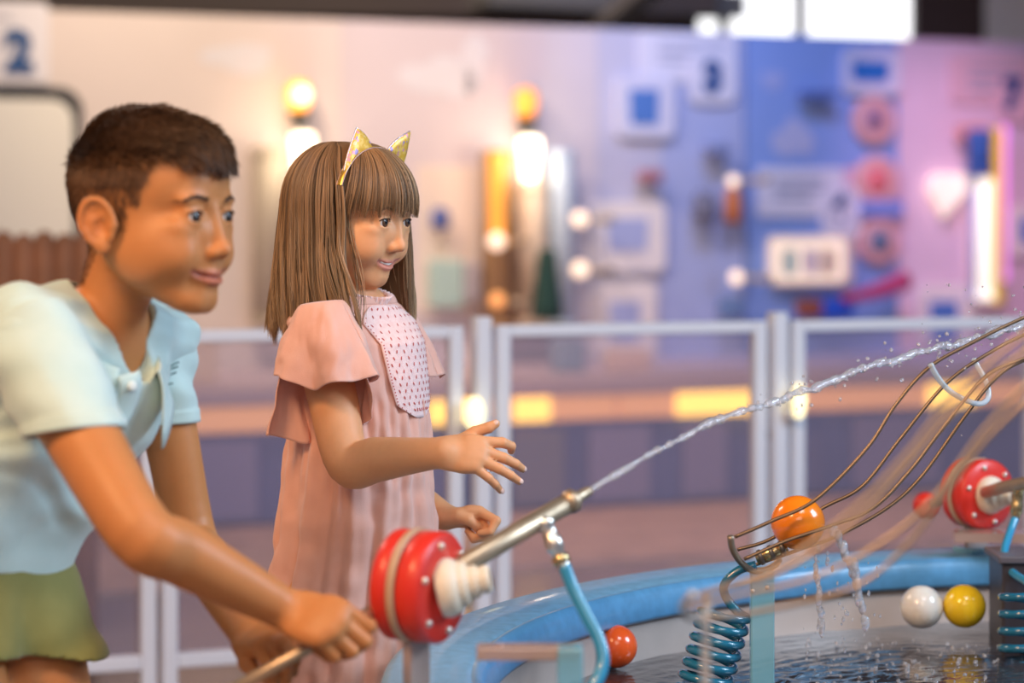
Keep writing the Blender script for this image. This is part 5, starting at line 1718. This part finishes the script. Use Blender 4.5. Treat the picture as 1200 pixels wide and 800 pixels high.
# far water jet
hcf = P(1145, 578, 3.72)
jf = water_jet('far water jet with red swivel at the right, nobody at it', hcf, (.50, -.86, .02), .0535, None, None, (.8, -.5, .05))
tube('barrel', [P(1155, 577, 3.66), P(1175, 571, 3.60), P(1215, 563, 3.50), P(1260, 556, 3.42)], .0095, steel, jf, 18)
kb = P(1085, 592, 3.86)
bm = bmesh.new(); bmesh.ops.create_uvsphere(bm, u_segments=28, v_segments=18, radius=.021); bmesh.ops.translate(bm, verts=bm.verts, vec=Vector(kb)); from_bm('grip_knob', bm, red_m, jf)
tube('grip_rod', [kb, P(1118, 583, 3.79)], .006, steel_d, jf, 12)
t0 = P(1194, 568, 3.56); t1 = P(1190, 607, 3.56)
lathe('hose_fitting', [(0, -.008), (.011, -.006), (.011, .006), (.0085, .010), (.0085, .026), (.0095, .028), (.0095, .040), (.007, .044), (.007, np.linalg.norm(t1-t0))], t0, nrm(t1-t0), brass, jf, 20)
tube('hose', smooth_path([P(1190, 606, 3.56), P(1183, 625, 3.54), P(1177, 648, 3.50), P(1184, 668, 3.46), P(1204, 682, 3.40), P(1225, 694, 3.36)], 30), .0062, hose_m, jf, 12)
box('side_bracket', P(1180, 628, 3.66), (.16, .05, .014), acr_tan, jf, -.1)
# dark pump column in the tank at the right
pc = empty('pump_column', 'dark column rising from the water at the right edge behind the blue coil', 'column', loc=(P(1200, 760, 3.46)[0], 3.46, .352))
box('shaft', (P(1207, 760, 3.50)[0], 3.50, .352+.11), (.10, .10, .22), mat('pump_dark', (.05, .045, .055), .4), pc, 0, bevel=.004)
box('cap_plate', (P(1207, 760, 3.50)[0], 3.50, .352+.224), (.112, .112, .010), mat('pump_cap', (.12, .11, .13), .4), pc, 0, bevel=.002)

def coil_path(a, b, r, turns, n=260, taper=.0):
    a, b = np.asarray(a), np.asarray(b); d = nrm(b-a)
    u_ = nrm(np.cross(d, [0.1, 1, 0])); w_ = np.cross(d, u_)
    t = np.linspace(0, 1, n); an = t*turns*2*math.pi
    rr = r*(1+taper*t)
    return a+(b-a)*t[:, None]+rr[:, None]*(np.cos(an)[:, None]*u_+np.sin(an)[:, None]*w_)
# blue coiled hoses
coil_m = mat('coil_teal', (.015, .17, .30), .2, coat=.8)
cp = coil_path(P(850, 716, 3.02), P(816, 834, 3.02), .0300, 8)
lead = smooth_path([P(886, 662, 2.99), P(866, 668, 2.99), P(849, 684, 2.99), P(851, 700, 3.0), P(864, 716, 3.0), cp[0]], 26)
o_ = tube('coiled_hose', np.vstack([lead[:-1], cp]), .0055, coil_m, None, 12); tag(o_, 'blue coiled hose left of the clear post that holds the wire track', 'hose', 'blue coiled hoses in the tank')
cp = coil_path(P(1200, 690, 3.36), P(1198, 790, 3.36), .030, 5)
o_ = tube('coiled_hose', cp, .0058, coil_m, None, 12); tag(o_, 'blue coiled hose at the right edge in front of the dark column', 'hose', 'blue coiled hoses in the tank')

# ------------------------------------------------------------------ wire track (in focus) on its clear post
wire_m = mat('wire_bronze', (.26, .18, .12), .35, metal=.7)
track = empty('wire_track', 'curved bronze wire ball track on a clear post, orange ball at its end', 'track', loc=P(893, 800, 3.0))
W1 = [(861, 629, 2.955), (905, 610, 2.955), (956, 585, 2.955), (1016, 525, 2.96), (1049, 475, 2.965), (1088, 431, 2.97), (1140, 401, 2.975), (1200, 372, 2.98), (1300, 330, 2.99)]
W2 = [(864, 644, 3.045), (904, 631, 3.045), (964, 595, 3.045), (1011, 569, 3.045), (1055, 514, 3.05), (1110, 448, 3.055), (1165, 410, 3.06), (1210, 388, 3.07), (1300, 350, 3.08)]
W3 = [(872, 655, 2.965), (920, 634, 2.965), (967, 618, 2.965), (1022, 596, 2.97), (1066, 552, 2.975), (1104, 503, 2.98), (1154, 442, 2.985), (1200, 420, 2.99), (1300, 380, 3.0)]
W4 = [(884, 662, 3.02), (930, 646, 3.02), (978, 629, 3.02), (1038, 596, 3.025), (1080, 558, 3.03), (1132, 486, 3.035), (1170, 440, 3.04), (1210, 418, 3.05), (1300, 386, 3.06)]
for Wp in (W1, W2, W3, W4):
    tube('wire', smooth_path([P(*w) for w in Wp], 70), .0023, wire_m, track, 8)
# end bracket: a flat U of metal
up_ = [(856, 628, 2.95), (858, 642, 2.955), (866, 656, 2.965), (879, 667, 2.985), (895, 668, 3.0), (908, 662, 3.02), (913, 656, 3.04)]
V_, F_ = tube_np(smooth_path([P(*w) for w in up_], 24), .0042, 8)
mesh_np('end_bracket', V_, F_, mat('bracket_bronze', (.34, .27, .20), .35, metal=.6), track)
pt = P(893, 668, 3.0)
box('clear_post', (pt[0], pt[1], (pt[2]+.352)/2), (.030, .012, pt[2]-.352), acr_blue, track, .1, bevel=.002)
for px_, py_ in ((882, 692), (899, 688)):
    lathe('screw', [(0, .003), (.0022, .002), (.003, 0)], P(px_, py_, 2.992), (0, -1, 0), chrome, track, 10)
tube('spray_nozzle', [P(886, 655, 3.0), P(905, 647, 3.0), P(922, 640, 3.0)], [.0075, .0080, .0065], brass, track, 14)
for t_ in (.15, .5, .85):
    c_ = lerp(P(886, 655, 3.0), P(922, 640, 3.0), t_); lathe('nozzle_ring', [(.0075, -.003), (.0100, -.002), (.0100, .002), (.0075, .003)], c_, nrm(P(922, 640, 3.0)-P(886, 655, 3.0)), steel_d, track, 16)
# hoop that spaces the wires
hoop = [(1090, 426, 2.965), (1099, 442, 2.97), (1112, 457, 2.98), (1130, 468, 3.0), (1148, 473, 3.02), (1158, 466, 3.04), (1156, 448, 3.05), (1145, 428, 3.06), (1141, 420, 3.06)]
tube('spacer_hoop', smooth_path([P(*w) for w in hoop], 40), .0036, clear_mat('hoop_clear', (.75, .85, .92), .55), track, 10)

# near wire track (blurred in the photograph)
track2 = empty('wire_track', 'nearer wire ball track crossing in front, on a slim post', 'track', loc=P(826, 800, 2.171))
near_w = mat('wire_tan', (.50, .37, .27), .35, metal=.5)
N1 = [(806, 712, 2.171), (880, 694, 2.171), (945, 679, 2.162), (1016, 646, 2.153), (1088, 591, 2.144), (1154, 503, 2.134), (1215, 440, 2.125), (1320, 360, 2.116)]
N2 = [(822, 724, 2.208), (890, 716, 2.208), (1000, 688, 2.199), (1066, 635, 2.190), (1120, 560, 2.180), (1170, 500, 2.171), (1230, 450, 2.162), (1320, 400, 2.153)]
N3 = [(815, 700, 2.098), (900, 668, 2.098), (989, 607, 2.088), (1055, 541, 2.079), (1121, 462, 2.070), (1200, 392, 2.061), (1320, 310, 2.052)]
N4 = [(824, 696, 2.226), (910, 672, 2.226), (1000, 612, 2.217), (1060, 548, 2.208), (1120, 480, 2.199), (1200, 412, 2.190), (1320, 330, 2.180)]
for Wp in (N1, N2, N3, N4):
    tube('wire', smooth_path([P(*w) for w in Wp], 60), .0024, near_w, track2, 8)
tube('end_bracket', smooth_path([P(812, 696, 2.098), P(800, 712, 2.134), P(806, 722, 2.171), P(822, 724, 2.208), P(830, 712, 2.236), P(826, 694, 2.236)], 24), .0036, mat('bracket_grey2', (.62, .58, .54), .35, metal=.5), track2, 10)
pt = P(827, 722, 2.190)
box('slim_post', (pt[0], pt[1], (pt[2]+.352)/2), (.008, .008, pt[2]-.352), clear_mat('post_clear', (.66, .62, .60), .6), track2, 0, bevel=.001)

# ------------------------------------------------------------------ water in the air
def spray_mat():
    m = bpy.data.materials.new('spray_water'); m.use_nodes = True
    N = m.node_tree.nodes; L = m.node_tree.links; b = N['Principled BSDF']; out = N['Material Output']
    b.inputs['Base Color'].default_value = (.92, .95, 1, 1); b.inputs['Roughness'].default_value = .03
    b.inputs['Transmission Weight'].default_value = 1.0; b.inputs['IOR'].default_value = 1.33
    d = N.new('ShaderNodeBsdfPrincipled'); d.inputs['Base Color'].default_value = (.85, .88, .94, 1); d.inputs['Roughness'].default_value = .15
    d.inputs['Coat Weight'].default_value = 1.0
    tr = N.new('ShaderNodeBsdfTransparent')
    m0 = N.new('ShaderNodeMixShader'); m0.inputs[0].default_value = .40
    L.new(tr.outputs[0], m0.inputs[1]); L.new(d.outputs[0], m0.inputs[2])
    mx = N.new('ShaderNodeMixShader'); mx.inputs[0].default_value = .55
    L.new(b.outputs[0], mx.inputs[1]); L.new(m0.outputs[0], mx.inputs[2]); L.new(mx.outputs[0], out.inputs[0])
    return m
spray = spray_mat()
rs = rng(21)
jp = [P(692, 574, 2.645), P(740, 545, 2.69), P(790, 517, 2.74), P(850, 489, 2.80), P(905, 471, 2.87), P(960, 451, 2.93), P(1030, 427, 3.0), P(1095, 409, 3.07), P(1150, 396, 3.13), P(1210, 376, 3.2), P(1300, 352, 3.3)]
path = smooth_path(jp, 420)
s_ = np.linspace(0, 1, 420)
path = path+np.stack([np.zeros(420), .0015*vnoise(np.stack([s_*60, s_*0, s_*0], 1), 1, 4), .0035*s_**.7*vnoise(np.stack([s_*45, s_*0+3, s_*0], 1), 1, 5)], 1)
rad = (.0032+.0030*s_)*(1+.45*vnoise(np.stack([s_*110, s_*0, s_*0+2], 1), 1, 6))*(1-.25*(s_ > .5)*(vnoise(np.stack([s_*50, s_*0+9, s_*0], 1), 1, 8) > .3))
V_, F_ = tube_np(path, rad, 10)
V_ = V_+nrm([0, 0, 1])*(.0012*vnoise(V_, 180, 7))[:, None]
o_ = mesh_np('water_stream', V_, F_, spray); tag(o_, 'thin lumpy stream of water shooting from the near jet to the upper right', 'water', kind='stuff')
def drops(name, label, pts, sizes, stretch=1.0):
    bm = bmesh.new()
    for p_, r in zip(pts, sizes):
        t = bmesh.new(); bmesh.ops.create_icosphere(t, subdivisions=2, radius=1)
        sz = r*stretch*(.8+.6*rs.random())
        for v in t.verts:
            k = 1+.22*float(vnoise(np.array([[v.co.x, v.co.y, v.co.z]])+p_*50, 1.6, 3)[0])
            v.co = Vector((v.co.x*r*k+p_[0], v.co.y*r*k+p_[1], v.co.z*sz*k+p_[2]))
        me = bpy.data.meshes.new('tmp'); t.to_mesh(me); t.free(); bm.from_mesh(me); bpy.data.meshes.remove(me)
    return tag(from_bm(name, bm, spray), label, 'water', kind='stuff')
pts, sz = [], []
for i in range(110):
    k = int(rs.integers(150, 419)); s0 = k/420
    pts.append(path[k]+rs.normal(size=3)*np.array([.006, .006, .004+.010*s0])); sz.append(.0008+.0019*rs.random())
drops('water_droplets', 'sparkling droplets breaking away from the water stream', pts, sz)
pts, sz = [], []
def col_drops(chain, n, spread, r0, r1):
    pp = smooth_path([P(*c) for c in chain], n)
    for i, p_ in enumerate(pp):
        if rs.random() < .15: continue
        pts.append(p_+rs.normal(size=3)*spread); sz.append(lerp(r0, r1, rs.random()))
col_drops([(957, 640, 2.99), (956, 665, 2.99), (960, 700, 2.99), (962, 740, 2.99)], 22, .0012, .0016, .0040)
col_drops([(978, 622, 2.98), (990, 648, 2.98), (1002, 672, 2.98), (1008, 700, 2.98), (1014, 735, 2.98)], 34, .0018, .0022, .0056)
col_drops([(966, 640, 3.02), (974, 665, 3.02), (984, 700, 3.02), (990, 745, 3.02)], 14, .0025, .0008, .0022)
for i in range(34): pts.append(P(940+95*rs.random(), 655+115*rs.random(), 2.98+.05*rs.random())); sz.append(.0006+.0012*rs.random())
drops('falling_water', 'broken threads of water falling from the orange ball into the tank', pts, sz, 1.7)
pts, sz = [], []
for i in range(150):
    px, py = 940+230*rs.random(), 748+70*rs.random()**1.0
    Yd = (ZC-WZ)*F/(py-HY); pts.append(np.array([(px-600)/F*Yd, Yd, WZ+.001+.006*rs.random()**3])); sz.append(.0008+.0028*rs.random()**2)
drops('splash_droplets', 'droplets splashing on the dark water below the orange ball', pts, sz)
pts, sz = [], []
for i in range(40):
    pts.append(P(1080+130*rs.random(), 330+220*rs.random()*rs.random(), 2.9+.3*rs.random())); sz.append(.0005+.0013*rs.random())
drops('mist_droplets', 'fine scattered droplets in the air above the wire track', pts, sz)
